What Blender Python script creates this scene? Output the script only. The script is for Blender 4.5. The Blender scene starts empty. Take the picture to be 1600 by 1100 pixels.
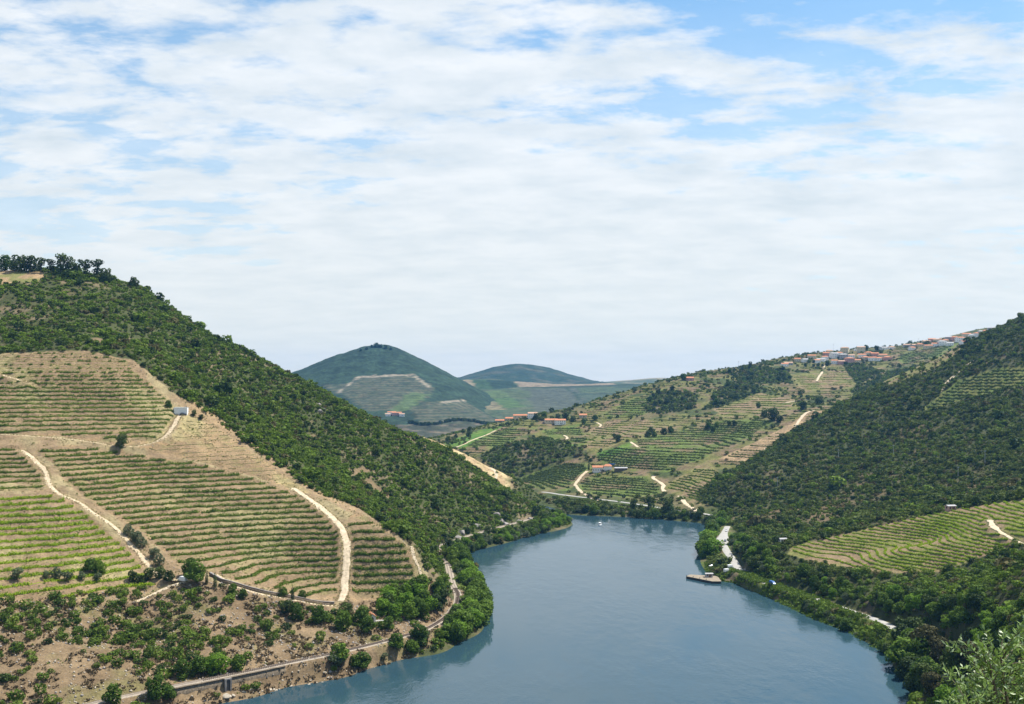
import bpy, bmesh, math, random
import numpy as np
from mathutils import Vector, Matrix

# ------------------------------------------------------------------ camera, sky, sun, exposure
scene = bpy.context.scene
CAM_H, HOR, F = 130.0, 600.0, 1600.0        # eye height over the river, horizon row, focal length in photo pixels
cam_data = bpy.data.cameras.new("camera")
cam = bpy.data.objects.new("camera", cam_data)
scene.collection.objects.link(cam)
cam.location = (0, 0, CAM_H)
cam.rotation_euler = (math.radians(90), 0, 0)
cam_data.sensor_width = 36.0
cam_data.lens = 36.0
cam_data.shift_y = 50.0 / 1600.0
cam_data.clip_start = 0.5
cam_data.clip_end = 30000.0
scene.camera = cam

SUN_EL, SUN_AZ = 61.0, 62.0                 # azimuth: degrees from the view direction towards the right
world = bpy.data.worlds.new("World")
scene.world = world
world.use_nodes = True
wt = world.node_tree
for n in list(wt.nodes):
    wt.nodes.remove(n)


def N(tree, kind, **kw):
    n = tree.nodes.new(kind)
    for k, v in kw.items():
        if k == "ins":
            for kk, vv in v.items():
                n.inputs[kk].default_value = vv
        else:
            setattr(n, k, v)
    return n


def math_node(t, op, a, b=None, clamp=False):
    n = t.nodes.new("ShaderNodeMath")
    n.operation = op
    n.use_clamp = clamp
    for i, v in enumerate((a, b)):
        if v is None:
            continue
        if hasattr(v, "links"):
            t.links.new(v, n.inputs[i])
        else:
            n.inputs[i].default_value = v
    return n.outputs[0]


def build_world():
    t = wt
    L = t.links.new
    out = N(t, "ShaderNodeOutputWorld")
    bg = N(t, "ShaderNodeBackground")
    bg.inputs["Strength"].default_value = 0.087
    L(bg.outputs[0], out.inputs["Surface"])
    sky = N(t, "ShaderNodeTexSky", sky_type="NISHITA", sun_disc=False)
    sky.sun_elevation = math.radians(SUN_EL)
    sky.sun_rotation = math.radians(SUN_AZ)
    sky.altitude = 200
    sky.air_density = 1.0
    sky.dust_density = 0.6
    sky.ozone_density = 2.0
    tc = N(t, "ShaderNodeTexCoord")
    sep = N(t, "ShaderNodeSeparateXYZ")
    L(tc.outputs["Generated"], sep.inputs[0])
    z = math_node(t, "MAXIMUM", sep.outputs["Z"], 0.0)
    den = math_node(t, "ADD", z, 0.16)
    u = math_node(t, "DIVIDE", sep.outputs["X"], den)
    v = math_node(t, "DIVIDE", sep.outputs["Y"], den)
    comb = N(t, "ShaderNodeCombineXYZ")
    L(u, comb.inputs[0])
    L(v, comb.inputs[1])

    def layer(scale, rot, stretch, detail, rough, dist, loc):
        mp = N(t, "ShaderNodeMapping")
        mp.inputs["Rotation"].default_value = (0, 0, math.radians(rot))
        mp.inputs["Scale"].default_value = (stretch[0], stretch[1], 1)
        mp.inputs["Location"].default_value = loc
        L(comb.outputs[0], mp.inputs[0])
        nz = N(t, "ShaderNodeTexNoise")
        nz.inputs["Scale"].default_value = scale
        nz.inputs["Detail"].default_value = detail
        nz.inputs["Roughness"].default_value = rough
        nz.inputs["Distortion"].default_value = dist
        L(mp.outputs[0], nz.inputs["Vector"])
        return nz.outputs["Fac"]

    big = layer(0.8, 20, (1.0, 1.0, 1), 2.0, 0.5, 0.1, CLOUD_LOC)
    mid = layer(5.0, 22, (0.8, 1.2, 1), 9.0, 0.60, 0.15, (7.3, 1.1, 0))
    fine = layer(17.0, 12, (0.8, 1.2, 1), 5.0, 0.6, 0.1, (1.3, 4.1, 0))
    s = math_node(t, "ADD", math_node(t, "MULTIPLY", big, 0.75), math_node(t, "MULTIPLY", mid, 0.95))
    s = math_node(t, "ADD", s, math_node(t, "MULTIPLY", fine, 0.14))
    # the layer is seen edge on, and so closes up, towards the horizon
    hz = N(t, "ShaderNodeMapRange", ins={"From Min": 0.05, "From Max": 0.38, "To Min": 0.27, "To Max": -0.09})
    L(z, hz.inputs["Value"])
    s = math_node(t, "ADD", s, hz.outputs[0])
    ramp = N(t, "ShaderNodeMapRange", ins={"From Min": 0.74, "From Max": 1.02, "To Min": 0.0, "To Max": 1.0})
    ramp.interpolation_type = "SMOOTHSTEP"
    L(s, ramp.inputs["Value"])
    cover = math_node(t, "MULTIPLY", ramp.outputs[0], 0.95)
    veil = N(t, "ShaderNodeMapRange", ins={"From Min": 0.03, "From Max": 0.35, "To Min": 0.97, "To Max": 0.10})
    L(z, veil.inputs["Value"])
    cover = math_node(t, "MAXIMUM", cover, veil.outputs[0])
    # thick parts slightly greyer
    grey = layer(4.6, 20, (0.8, 1.2, 1), 8.0, 0.6, 0.15, (2.2, 8.4, 0))
    cr = N(t, "ShaderNodeValToRGB")
    cr.color_ramp.elements[0].position = 0.30
    cr.color_ramp.elements[0].color = (5.0, 5.65, 6.15, 1)
    cr.color_ramp.elements[1].position = 0.62
    cr.color_ramp.elements[1].color = (6.8, 7.05, 7.25, 1)
    L(grey, cr.inputs[0])
    tint = N(t, "ShaderNodeMix", data_type="RGBA", blend_type="MULTIPLY")
    tint.inputs["Factor"].default_value = 1.0
    L(sky.outputs[0], tint.inputs["A"])
    tint.inputs["B"].default_value = SKY_TINT
    # seen edge on the layer loses its texture
    low = N(t, "ShaderNodeMapRange", ins={"From Min": 0.04, "From Max": 0.24, "To Min": 0.72, "To Max": 0.0})
    L(z, low.inputs["Value"])
    even = N(t, "ShaderNodeMix", data_type="RGBA")
    L(low.outputs[0], even.inputs["Factor"])
    L(cr.outputs[0], even.inputs["A"])
    even.inputs["B"].default_value = (6.3, 6.4, 6.1, 1)
    mix = N(t, "ShaderNodeMix", data_type="RGBA")
    L(cover, mix.inputs["Factor"])
    L(tint.outputs["Result"], mix.inputs["A"])
    L(even.outputs["Result"], mix.inputs["B"])
    L(mix.outputs["Result"], bg.inputs["Color"])


HAZE = 4.4e-5
CLOUD_LOC = (5.4, 2.2, 0)
SKY_TINT = (0.78, 1.16, 1.24, 1)
build_world()

sun_data = bpy.data.lights.new("sun", "SUN")
sun_data.energy = 5.0
sun_data.angle = math.radians(0.6)
sun_data.color = (1.0, 0.95, 0.86)
sun = bpy.data.objects.new("sun", sun_data)
scene.collection.objects.link(sun)
sun.rotation_euler = (math.radians(90 - SUN_EL), 0, math.radians(180 - SUN_AZ))
sun.location = (400, 200, 900)

scene.view_settings.view_transform = "Standard"
scene.view_settings.look = "None"
scene.view_settings.exposure = 0.68
scene.view_settings.gamma = 1.0
scene.view_settings.use_curve_mapping = False
scene.render.engine = "CYCLES"
scene.cycles.use_denoising = True
scene.cycles.max_bounces = 5
scene.cycles.diffuse_bounces = 2
scene.cycles.glossy_bounces = 2
scene.cycles.transmission_bounces = 2
scene.cycles.transparent_max_bounces = 6
scene.cycles.volume_bounces = 1
scene.cycles.caustics_reflective = False
scene.cycles.caustics_refractive = False

# ------------------------------------------------------------------ numbers: pixels <-> place, noise, spline surface
rng = np.random.default_rng(7)
random.seed(7)


def unproj(px, py, d):
    """photo pixel + depth -> place"""
    return ((px - 800.0) / F * d, d, CAM_H + (HOR - py) / F * d)


def on_water(px, py):
    return unproj(px, py, CAM_H * F / (py - HOR))


def proj(x, y, z):
    y = np.maximum(y, 1.0)
    return 800.0 + F * x / y, HOR - F * (z - CAM_H) / y


def _hash(ix, iy, seed):
    h = (ix.astype(np.int64) * 374761393 + iy.astype(np.int64) * 668265263 + seed * 1442695041) & 0xFFFFFFFF
    h = ((h ^ (h >> 13)) * 1274126177) & 0xFFFFFFFF
    h = h ^ (h >> 16)
    return (h & 0xFFFFFF) / float(0x1000000)


def gnoise(x, y, seed=0):
    x = np.asarray(x, float)
    y = np.asarray(y, float)
    ix, iy = np.floor(x), np.floor(y)
    fx, fy = x - ix, y - iy
    u = fx * fx * fx * (fx * (fx * 6 - 15) + 10)
    v = fy * fy * fy * (fy * (fy * 6 - 15) + 10)

    def g(dx, dy):
        a = _hash(ix + dx, iy + dy, seed) * 2 * math.pi
        return np.cos(a) * (fx - dx) + np.sin(a) * (fy - dy)
    n0 = g(0, 0) * (1 - u) + g(1, 0) * u
    n1 = g(0, 1) * (1 - u) + g(1, 1) * u
    return (n0 * (1 - v) + n1 * v) * 1.5


def fbm(x, y, size, octs=4, seed=0, gain=0.5):
    s, a, tot = 0.0, 1.0, 0.0
    f = 1.0 / size
    for i in range(octs):
        s = s + a * gnoise(np.asarray(x) * f + 13.7 * i, np.asarray(y) * f - 7.1 * i, seed + i)
        tot += a
        a *= gain
        f *= 2.03
    return s / tot * 1.4


class Spline:
    """thin plate surface through (x, y, z) points"""

    def __init__(self, pts, smooth=0.0):
        p = np.array(pts, float)
        self.c = p[:, :2] / 100.0
        n = len(p)
        K = self._phi(self.c, self.c) + np.eye(n) * smooth
        P = np.hstack([np.ones((n, 1)), self.c])
        A = np.zeros((n + 3, n + 3))
        A[:n, :n], A[:n, n:], A[n:, :n] = K, P, P.T
        b = np.zeros(n + 3)
        b[:n] = p[:, 2]
        self.w = np.linalg.solve(A, b)

    @staticmethod
    def _phi(a, b):
        r2 = ((a[:, None, :] - b[None, :, :]) ** 2).sum(-1)
        return 0.5 * r2 * np.log(r2 + 1e-12)

    def __call__(self, x, y):
        x = np.asarray(x, float)
        q = np.stack([x.ravel(), np.asarray(y, float).ravel()], 1) / 100.0
        out = np.empty(len(q))
        n = len(self.c)
        for i in range(0, len(q), 40000):
            qq = q[i:i + 40000]
            out[i:i + 40000] = self._phi(qq, self.c) @ self.w[:n] + self.w[n] + qq @ self.w[n + 1:]
        return out.reshape(x.shape)


def in_poly(px, py, poly):
    px = np.asarray(px, float)
    py = np.asarray(py, float)
    inside = np.zeros(px.shape, bool)
    n = len(poly)
    for i in range(n):
        x1, y1 = poly[i]
        x2, y2 = poly[(i + 1) % n]
        if y1 == y2:
            continue
        c = ((y1 > py) != (y2 > py)) & (px < (x2 - x1) * (py - y1) / (y2 - y1) + x1)
        inside ^= c
    return inside


def axis(segs):
    """grid lines: [(start, step), ..., (end, None)]"""
    out = []
    for (a, st), (b, _) in zip(segs[:-1], segs[1:]):
        n = max(1, int(round((b - a) / st)))
        out.append(np.linspace(a, b, n, endpoint=False))
    out.append(np.array([segs[-1][0]]))
    return np.concatenate(out)


class Hill:
    def __init__(self, name, xs, ys, surf, relief):
        self.name, self.xs, self.ys = name, xs, ys
        self.X, self.Y = np.meshgrid(xs, ys)
        zb = surf(self.X, self.Y)
        self.Zb = zb + relief(self.X, self.Y, zb)
        self.Z = self.Zb.copy()
        self.px, self.py = proj(self.X, self.Y, self.Zb)
        self.color = np.ones(self.X.shape + (3,)) * 0.2

    def _bil(self, G, x, y):
        x = np.asarray(x, float)
        y = np.asarray(y, float)
        i = np.clip(np.searchsorted(self.xs, x) - 1, 0, len(self.xs) - 2)
        j = np.clip(np.searchsorted(self.ys, y) - 1, 0, len(self.ys) - 2)
        u = np.clip((x - self.xs[i]) / (self.xs[i + 1] - self.xs[i]), 0, 1)
        v = np.clip((y - self.ys[j]) / (self.ys[j + 1] - self.ys[j]), 0, 1)
        return (G[j, i] * (1 - u) + G[j, i + 1] * u) * (1 - v) + (G[j + 1, i] * (1 - u) + G[j + 1, i + 1] * u) * v

    def z(self, x, y):
        return self._bil(self.Z, x, y)

    def zb(self, x, y):
        return self._bil(self.Zb, x, y)

    def hit(self, px, py, dmin=None, dmax=None):
        """where the sight line of a photo pixel first meets this hill"""
        d = np.arange(dmin or max(self.ys[0], 5.0), dmax or self.ys[-1], 1.0)
        x, y, z = unproj(px, py, d)
        ok = (x > self.xs[0]) & (x < self.xs[-1]) & (z <= self.zb(x, y))
        k = int(np.argmax(ok)) if ok.any() else None
        if k is None:
            return None
        return float(x[k]), float(y[k]), float(self.z(x[k], y[k]))

    def terrace(self, mask, step, flat=0.42, amount=1.0):
        m = mask.astype(float)
        for _ in range(2):
            m = (m + np.roll(m, 1, 0) + np.roll(m, -1, 0) + np.roll(m, 1, 1) + np.roll(m, -1, 1)) / 5.0
        k = np.floor(self.Zb / step)
        f = self.Zb / step - k
        g = np.clip((f - flat) / (1 - flat), 0, 1)
        zt = step * (k + g)
        self.Z = self.Z * (1 - m * amount) + zt * m * amount

    def zone(self, polys):
        m = np.zeros(self.X.shape, bool)
        for p in polys:
            m |= in_poly(self.px, self.py, p)
        return m


# ------------------------------------------------------------------ objects: names, labels, meshes
COL = scene.collection


def tag(o, label=None, cat=None, group=None, kind=None):
    if label:
        o["label"] = label
    if cat:
        o["category"] = cat
    if group:
        o["group"] = group
    if kind:
        o["kind"] = kind
    return o


def make_mesh(name, V, Fa, mats=(), smooth=False, color=None, midx=None):
    V = np.asarray(V, np.float32)
    me = bpy.data.meshes.new(name)
    Fa = np.asarray(Fa, np.int32)
    nf, k = Fa.shape
    me.vertices.add(len(V))
    me.vertices.foreach_set("co", V.ravel())
    me.loops.add(nf * k)
    me.loops.foreach_set("vertex_index", Fa.ravel())
    me.polygons.add(nf)
    me.polygons.foreach_set("loop_start", np.arange(0, nf * k, k, dtype=np.int32))
    me.polygons.foreach_set("loop_total", np.full(nf, k, np.int32))
    if smooth:
        me.polygons.foreach_set("use_smooth", np.ones(nf, bool))
    if midx is not None:
        me.polygons.foreach_set("material_index", np.asarray(midx, np.int32))
    for m in mats:
        me.materials.append(m)
    if color is not None:
        a = me.color_attributes.new("tint", "FLOAT_COLOR", "POINT")
        c = np.ones((len(V), 4), np.float32)
        c[:, :3] = color
        a.data.foreach_set("color", c.ravel())
    me.update(calc_edges=True)
    me.validate()
    return me


def link(name, me, parent=None, loc=(0, 0, 0), rz=0.0, scale=None):
    o = bpy.data.objects.new(name, me)
    COL.objects.link(o)
    o.location = loc
    o.rotation_euler = (0, 0, rz)
    if scale is not None:
        o.scale = scale if hasattr(scale, "__len__") else (scale,) * 3
    if parent:
        o.parent = parent
    return o


class MB:
    """collects boxes, prisms and tubes into one mesh"""

    def __init__(self):
        self.v, self.f = [], []

    def add(self, vs, fs):
        b = len(self.v)
        self.v += [tuple(p) for p in vs]
        self.f += [tuple(i + b for i in f) for f in fs]
        return self

    def box(self, x0, x1, y0, y1, z0, z1):
        return self.add([(x0, y0, z0), (x1, y0, z0), (x1, y1, z0), (x0, y1, z0), (x0, y0, z1), (x1, y0, z1), (x1, y1, z1), (x0, y1, z1)],
                        [(0, 3, 2, 1), (4, 5, 6, 7), (0, 1, 5, 4), (1, 2, 6, 5), (2, 3, 7, 6), (3, 0, 4, 7)])

    def tube(self, pts, radii, n=6, cap=True):
        pts = [Vector(p) for p in pts]
        rings = []
        for i, p in enumerate(pts):
            d = (pts[min(i + 1, len(pts) - 1)] - pts[max(i - 1, 0)]).normalized()
            a = d.orthogonal().normalized()
            b = d.cross(a)
            rings.append([p + (a * math.cos(2 * math.pi * k / n) + b * math.sin(2 * math.pi * k / n)) * radii[i] for k in range(n)])
        base = len(self.v)
        for r in rings:
            self.v += [tuple(q) for q in r]
        for i in range(len(pts) - 1):
            for k in range(n):
                a, b = base + i * n + k, base + i * n + (k + 1) % n
                self.f.append((a, b, b + n, a + n))
        if cap:
            self.f.append(tuple(base + k for k in reversed(range(n))))
            self.f.append(tuple(base + (len(pts) - 1) * n + k for k in range(n)))
        return self

    def mesh(self, name, mat, smooth=False):
        me = bpy.data.meshes.new(name)
        me.from_pydata(self.v, [], self.f)
        me.materials.append(mat)
        if smooth:
            for p in me.polygons:
                p.use_smooth = True
        me.update()
        return me


def thing(name, label, cat, loc=(0, 0, 0), rz=0.0, group=None):
    o = bpy.data.objects.new(name, None)
    o.empty_display_size = 0.5
    COL.objects.link(o)
    o.location = loc
    o.rotation_euler = (0, 0, rz)
    return tag(o, label, cat, group)


def dup(root, loc, rz=0.0, scale=None, label=None, group=None):
    """a copy of a thing with copies of its parts and sub-parts"""
    r = root.copy()
    COL.objects.link(r)
    r.location = loc
    r.rotation_euler = (0, 0, rz)
    if scale is not None:
        r.scale = scale if hasattr(scale, "__len__") else (scale,) * 3
    if label:
        r["label"] = label
    if group:
        r["group"] = group
    for ch in list(root.children):
        c = ch.copy()
        COL.objects.link(c)
        c.parent = r
        for g in ch.children:
            d = g.copy()
            COL.objects.link(d)
            d.parent = c
    return r


# ------------------------------------------------------------------ materials
def new_mat(name):
    m = bpy.data.materials.new(name)
    m.use_nodes = True
    t = m.node_tree
    for n in list(t.nodes):
        t.nodes.remove(n)
    out = N(t, "ShaderNodeOutputMaterial")
    return m, t, out


def noise_tex(t, scale, detail=4.0, rough=0.6, vec=None, dims="3D"):
    n = N(t, "ShaderNodeTexNoise")
    n.inputs["Scale"].default_value = scale
    n.inputs["Detail"].default_value = detail
    n.inputs["Roughness"].default_value = rough
    if vec is not None:
        t.links.new(vec, n.inputs["Vector"])
    return n.outputs["Fac"]


def terrain_mat(name, fine=1.1, mid=0.2, lo=0.48, hi=1.5, bump=0.7, dist=0.4):
    m, t, out = new_mat(name)
    L = t.links.new
    geo = N(t, "ShaderNodeNewGeometry")
    att = N(t, "ShaderNodeVertexColor", layer_name="tint")
    n1 = noise_tex(t, fine, 5, 0.65, geo.outputs["Position"])
    n2 = noise_tex(t, mid, 4, 0.6, geo.outputs["Position"])
    s = math_node(t, "ADD", math_node(t, "MULTIPLY", n1, 0.6), math_node(t, "MULTIPLY", n2, 0.4))
    mr = N(t, "ShaderNodeMapRange", ins={"From Min": 0.32, "From Max": 0.68, "To Min": lo, "To Max": hi})
    L(s, mr.inputs["Value"])
    mul = N(t, "ShaderNodeMix", data_type="RGBA", blend_type="MULTIPLY")
    mul.inputs["Factor"].default_value = 1.0
    L(att.outputs["Color"], mul.inputs["A"])
    cmb = N(t, "ShaderNodeCombineColor")
    for i in range(3):
        L(mr.outputs[0], cmb.inputs[i])
    L(cmb.outputs[0], mul.inputs["B"])
    b = N(t, "ShaderNodeBsdfPrincipled")
    b.inputs["Roughness"].default_value = 0.95
    b.inputs["Specular IOR Level"].default_value = 0.1
    L(mul.outputs["Result"], b.inputs["Base Color"])
    bp = N(t, "ShaderNodeBump")
    bp.inputs["Strength"].default_value = bump
    bp.inputs["Distance"].default_value = dist
    L(n1, bp.inputs["Height"])
    L(bp.outputs[0], b.inputs["Normal"])
    L(b.outputs[0], out.inputs[0])
    return m


def plain_mat(name, color, rough=0.8, var=0.18, scale=0.8, spec=0.25, metallic=0.0, bump=0.0):
    m, t, out = new_mat(name)
    L = t.links.new
    geo = N(t, "ShaderNodeNewGeometry")
    nz = noise_tex(t, scale, 5, 0.6, geo.outputs["Position"])
    mr = N(t, "ShaderNodeMapRange", ins={"From Min": 0.3, "From Max": 0.7, "To Min": 1 - var, "To Max": 1 + var})
    L(nz, mr.inputs["Value"])
    mul = N(t, "ShaderNodeMix", data_type="RGBA", blend_type="MULTIPLY")
    mul.inputs["Factor"].default_value = 1.0
    mul.inputs["A"].default_value = (*color, 1)
    cmb = N(t, "ShaderNodeCombineColor")
    for i in range(3):
        L(mr.outputs[0], cmb.inputs[i])
    L(cmb.outputs[0], mul.inputs["B"])
    b = N(t, "ShaderNodeBsdfPrincipled")
    b.inputs["Roughness"].default_value = rough
    b.inputs["Metallic"].default_value = metallic
    b.inputs["Specular IOR Level"].default_value = spec
    L(mul.outputs["Result"], b.inputs["Base Color"])
    if bump:
        bp = N(t, "ShaderNodeBump")
        bp.inputs["Strength"].default_value = bump
        bp.inputs["Distance"].default_value = 0.15
        L(nz, bp.inputs["Height"])
        L(bp.outputs[0], b.inputs["Normal"])
    L(b.outputs[0], out.inputs[0])
    return m


def leaf_mat(name, dark, light, trans=0.25, patch=0.05, noise_w=0.5, rough=0.75):
    """foliage: colour differs from plant to plant and from clump to clump"""
    m, t, out = new_mat(name)
    L = t.links.new
    oi = N(t, "ShaderNodeObjectInfo")
    geo = N(t, "ShaderNodeNewGeometry")
    n1 = noise_tex(t, patch, 2, 0.5, geo.outputs["Position"])
    n2 = noise_tex(t, 0.9, 3, 0.6, geo.outputs["Position"])
    s = math_node(t, "ADD", math_node(t, "MULTIPLY", oi.outputs["Random"], 1.0 - noise_w),
                  math_node(t, "MULTIPLY", math_node(t, "ADD", math_node(t, "MULTIPLY", n1, 0.6), math_node(t, "MULTIPLY", n2, 0.4)), noise_w))
    cr = N(t, "ShaderNodeValToRGB")
    cr.color_ramp.elements[0].position = 0.12
    cr.color_ramp.elements[0].color = (*dark, 1)
    cr.color_ramp.elements[1].position = 0.82
    cr.color_ramp.elements[1].color = (*light, 1)
    L(s, cr.inputs[0])
    b = N(t, "ShaderNodeBsdfPrincipled")
    b.inputs["Roughness"].default_value = rough
    b.inputs["Specular IOR Level"].default_value = 0.2
    L(cr.outputs[0], b.inputs["Base Color"])
    if trans > 0:
        tr = N(t, "ShaderNodeBsdfTranslucent")
        L(cr.outputs[0], tr.inputs["Color"])
        mx = N(t, "ShaderNodeMixShader")
        mx.inputs[0].default_value = trans
        L(b.outputs[0], mx.inputs[1])
        L(tr.outputs[0], mx.inputs[2])
        L(mx.outputs[0], out.inputs[0])
    else:
        L(b.outputs[0], out.inputs[0])
    return m


M = {}
M["hill"] = terrain_mat("hill_ground")
M["hill_far"] = terrain_mat("far_hill_ground", fine=0.09, mid=0.03, lo=0.4, hi=1.65, bump=0.8, dist=4.0)
M["hill_mid"] = terrain_mat("middle_hill_ground", fine=0.35, mid=0.09, lo=0.4, hi=1.6, bump=0.6, dist=0.8)
M["scrub"] = leaf_mat("scrub_leaves", (0.040, 0.078, 0.009), (0.180, 0.265, 0.024), patch=0.02, noise_w=0.7, trans=0.32)
M["scrub_cool"] = leaf_mat("cool_scrub_leaves", (0.036, 0.060, 0.012), (0.150, 0.190, 0.032), patch=0.016, noise_w=0.6, trans=0.3)
M["scrub_olive"] = leaf_mat("olive_brown_scrub_leaves", (0.060, 0.058, 0.018), (0.150, 0.135, 0.045), patch=0.03, noise_w=0.6)
M["scrub_dark"] = leaf_mat("dark_scrub_leaves", (0.022, 0.045, 0.010), (0.070, 0.110, 0.020), patch=0.03, noise_w=0.5)
M["scrub_light"] = leaf_mat("light_scrub_leaves", (0.075, 0.125, 0.016), (0.180, 0.240, 0.034), patch=0.03, noise_w=0.6, trans=0.32)
M["shrub"] = leaf_mat("shrub_leaves", (0.045, 0.085, 0.012), (0.150, 0.220, 0.026), noise_w=0.5, trans=0.32)
M["tree"] = leaf_mat("tree_leaves", (0.040, 0.085, 0.011), (0.140, 0.220, 0.024), noise_w=0.5, trans=0.32)
M["tree_dark"] = leaf_mat("dark_tree_leaves", (0.030, 0.055, 0.014), (0.090, 0.130, 0.028), noise_w=0.4)
M["tree_bright"] = leaf_mat("bright_tree_leaves", (0.10, 0.20, 0.015), (0.19, 0.31, 0.03), noise_w=0.5, trans=0.38)
M["tree_olive"] = leaf_mat("brownish_tree_leaves", (0.050, 0.050, 0.018), (0.095, 0.090, 0.032), noise_w=0.5)
M["tree_grey"] = leaf_mat("grey_green_tree_leaves", (0.065, 0.090, 0.040), (0.155, 0.190, 0.095), noise_w=0.5)
M["vine"] = leaf_mat("vine_leaves", (0.045, 0.092, 0.008), (0.135, 0.200, 0.016), noise_w=0.75, patch=0.06, trans=0.35)
M["vine_bright"] = leaf_mat("bright_vine_leaves", (0.15, 0.25, 0.008), (0.32, 0.43, 0.018), noise_w=0.75, patch=0.06, trans=0.4)
M["vine_mid"] = leaf_mat("distant_vine_leaves", (0.042, 0.070, 0.014), (0.090, 0.125, 0.026), noise_w=0.6, patch=0.02, trans=0.3)
M["vine_dry"] = leaf_mat("sparse_vine_leaves", (0.12, 0.12, 0.05), (0.20, 0.19, 0.08), noise_w=0.7, trans=0.2)
M["brush"] = leaf_mat("dry_brush_twigs", (0.085, 0.062, 0.035), (0.24, 0.18, 0.10), trans=0.1, noise_w=0.9, patch=0.12)
M["straw"] = leaf_mat("dry_grass_blades", (0.20, 0.17, 0.06), (0.36, 0.32, 0.14), trans=0.2, noise_w=0.9, patch=0.1)
M["bark"] = plain_mat("bark", (0.13, 0.10, 0.075), 0.95, 0.3, 2.0)
M["white_wall"] = plain_mat("white_wall", (0.90, 0.88, 0.83), 0.85, 0.05, 0.4)
M["cream_wall"] = plain_mat("cream_wall", (0.66, 0.57, 0.40), 0.85, 0.06, 0.4)
M["pink_wall"] = plain_mat("pink_wall", (0.55, 0.33, 0.28), 0.85, 0.08, 0.4)
M["grey_wall"] = plain_mat("grey_wall", (0.42, 0.41, 0.39), 0.9, 0.12, 0.5)
M["yellow_wall"] = plain_mat("yellow_wall", (0.68, 0.58, 0.28), 0.85, 0.06, 0.4)
M["roof"] = plain_mat("clay_tile_roof", (0.44, 0.185, 0.10), 0.9, 0.22, 1.2)
M["roof_pale"] = plain_mat("weathered_tile_roof", (0.42, 0.27, 0.19), 0.9, 0.2, 1.0)
M["roof_grey"] = plain_mat("grey_roof", (0.36, 0.35, 0.35), 0.9, 0.15, 1.0)
M["window"] = plain_mat("window_glass", (0.05, 0.06, 0.07), 0.15, 0.05, 1.0, 0.5)
M["door"] = plain_mat("wooden_door", (0.16, 0.10, 0.06), 0.7, 0.15, 2.0)
M["stone"] = plain_mat("dry_stone", (0.165, 0.132, 0.095), 0.95, 0.5, 1.6, 0.1, 0, 0.8)
M["rock"] = plain_mat("pale_rock", (0.38, 0.33, 0.26), 0.95, 0.3, 0.9, 0.1, 0, 0.5)
M["rock_grey"] = plain_mat("grey_rock", (0.26, 0.235, 0.215), 0.95, 0.35, 0.6, 0.1, 0, 0.6)
M["track"] = plain_mat("pale_dirt", (0.46, 0.365, 0.25), 0.97, 0.35, 0.6, 0.05)
M["track_pale"] = plain_mat("bleached_dirt", (0.50, 0.405, 0.285), 0.97, 0.3, 0.5, 0.05)
M["road"] = plain_mat("sunbleached_asphalt", (0.33, 0.315, 0.29), 0.9, 0.15, 0.4, 0.2)
M["ballast"] = plain_mat("railway_ballast", (0.31, 0.26, 0.205), 0.95, 0.22, 1.5, 0.1)
M["rail"] = plain_mat("rail_steel", (0.20, 0.15, 0.125), 0.6, 0.1, 1.0, 0.4)
M["concrete"] = plain_mat("concrete", (0.45, 0.42, 0.37), 0.9, 0.18, 0.5)
M["quay_deck"] = plain_mat("worn_quay_paving", (0.25, 0.205, 0.15), 0.95, 0.25, 0.6)
M["dark_concrete"] = plain_mat("dark_quay_wall", (0.07, 0.065, 0.06), 0.8, 0.25, 0.5)  # even dark tone for the quay wall under the deck
M["white_paint"] = plain_mat("white_paint", (0.78, 0.78, 0.77), 0.35, 0.03, 1.0, 0.5)
M["blue_paint"] = plain_mat("blue_paint", (0.04, 0.13, 0.38), 0.35, 0.03, 1.0, 0.5)
M["grey_paint"] = plain_mat("grey_paint", (0.11, 0.115, 0.125), 0.35, 0.03, 1.0, 0.5)
M["tyre"] = plain_mat("tyre_rubber", (0.02, 0.02, 0.02), 0.85, 0.1, 3.0)
M["pole"] = plain_mat("concrete_pole", (0.52, 0.51, 0.49), 0.9, 0.1, 1.0)
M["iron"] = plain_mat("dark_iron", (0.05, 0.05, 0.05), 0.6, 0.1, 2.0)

# ------------------------------------------------------------------ the terrain
# ---- left bank
LB_PX = [(340, 1100), (430, 1078), (500, 1065), (560, 1050), (640, 1028), (715, 1005), (757, 975), (763, 950), (737, 905), (718, 870),
         (760, 856), (800, 846), (860, 831), (893, 816)]
LB = [on_water(*p) for p in LB_PX]


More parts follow.
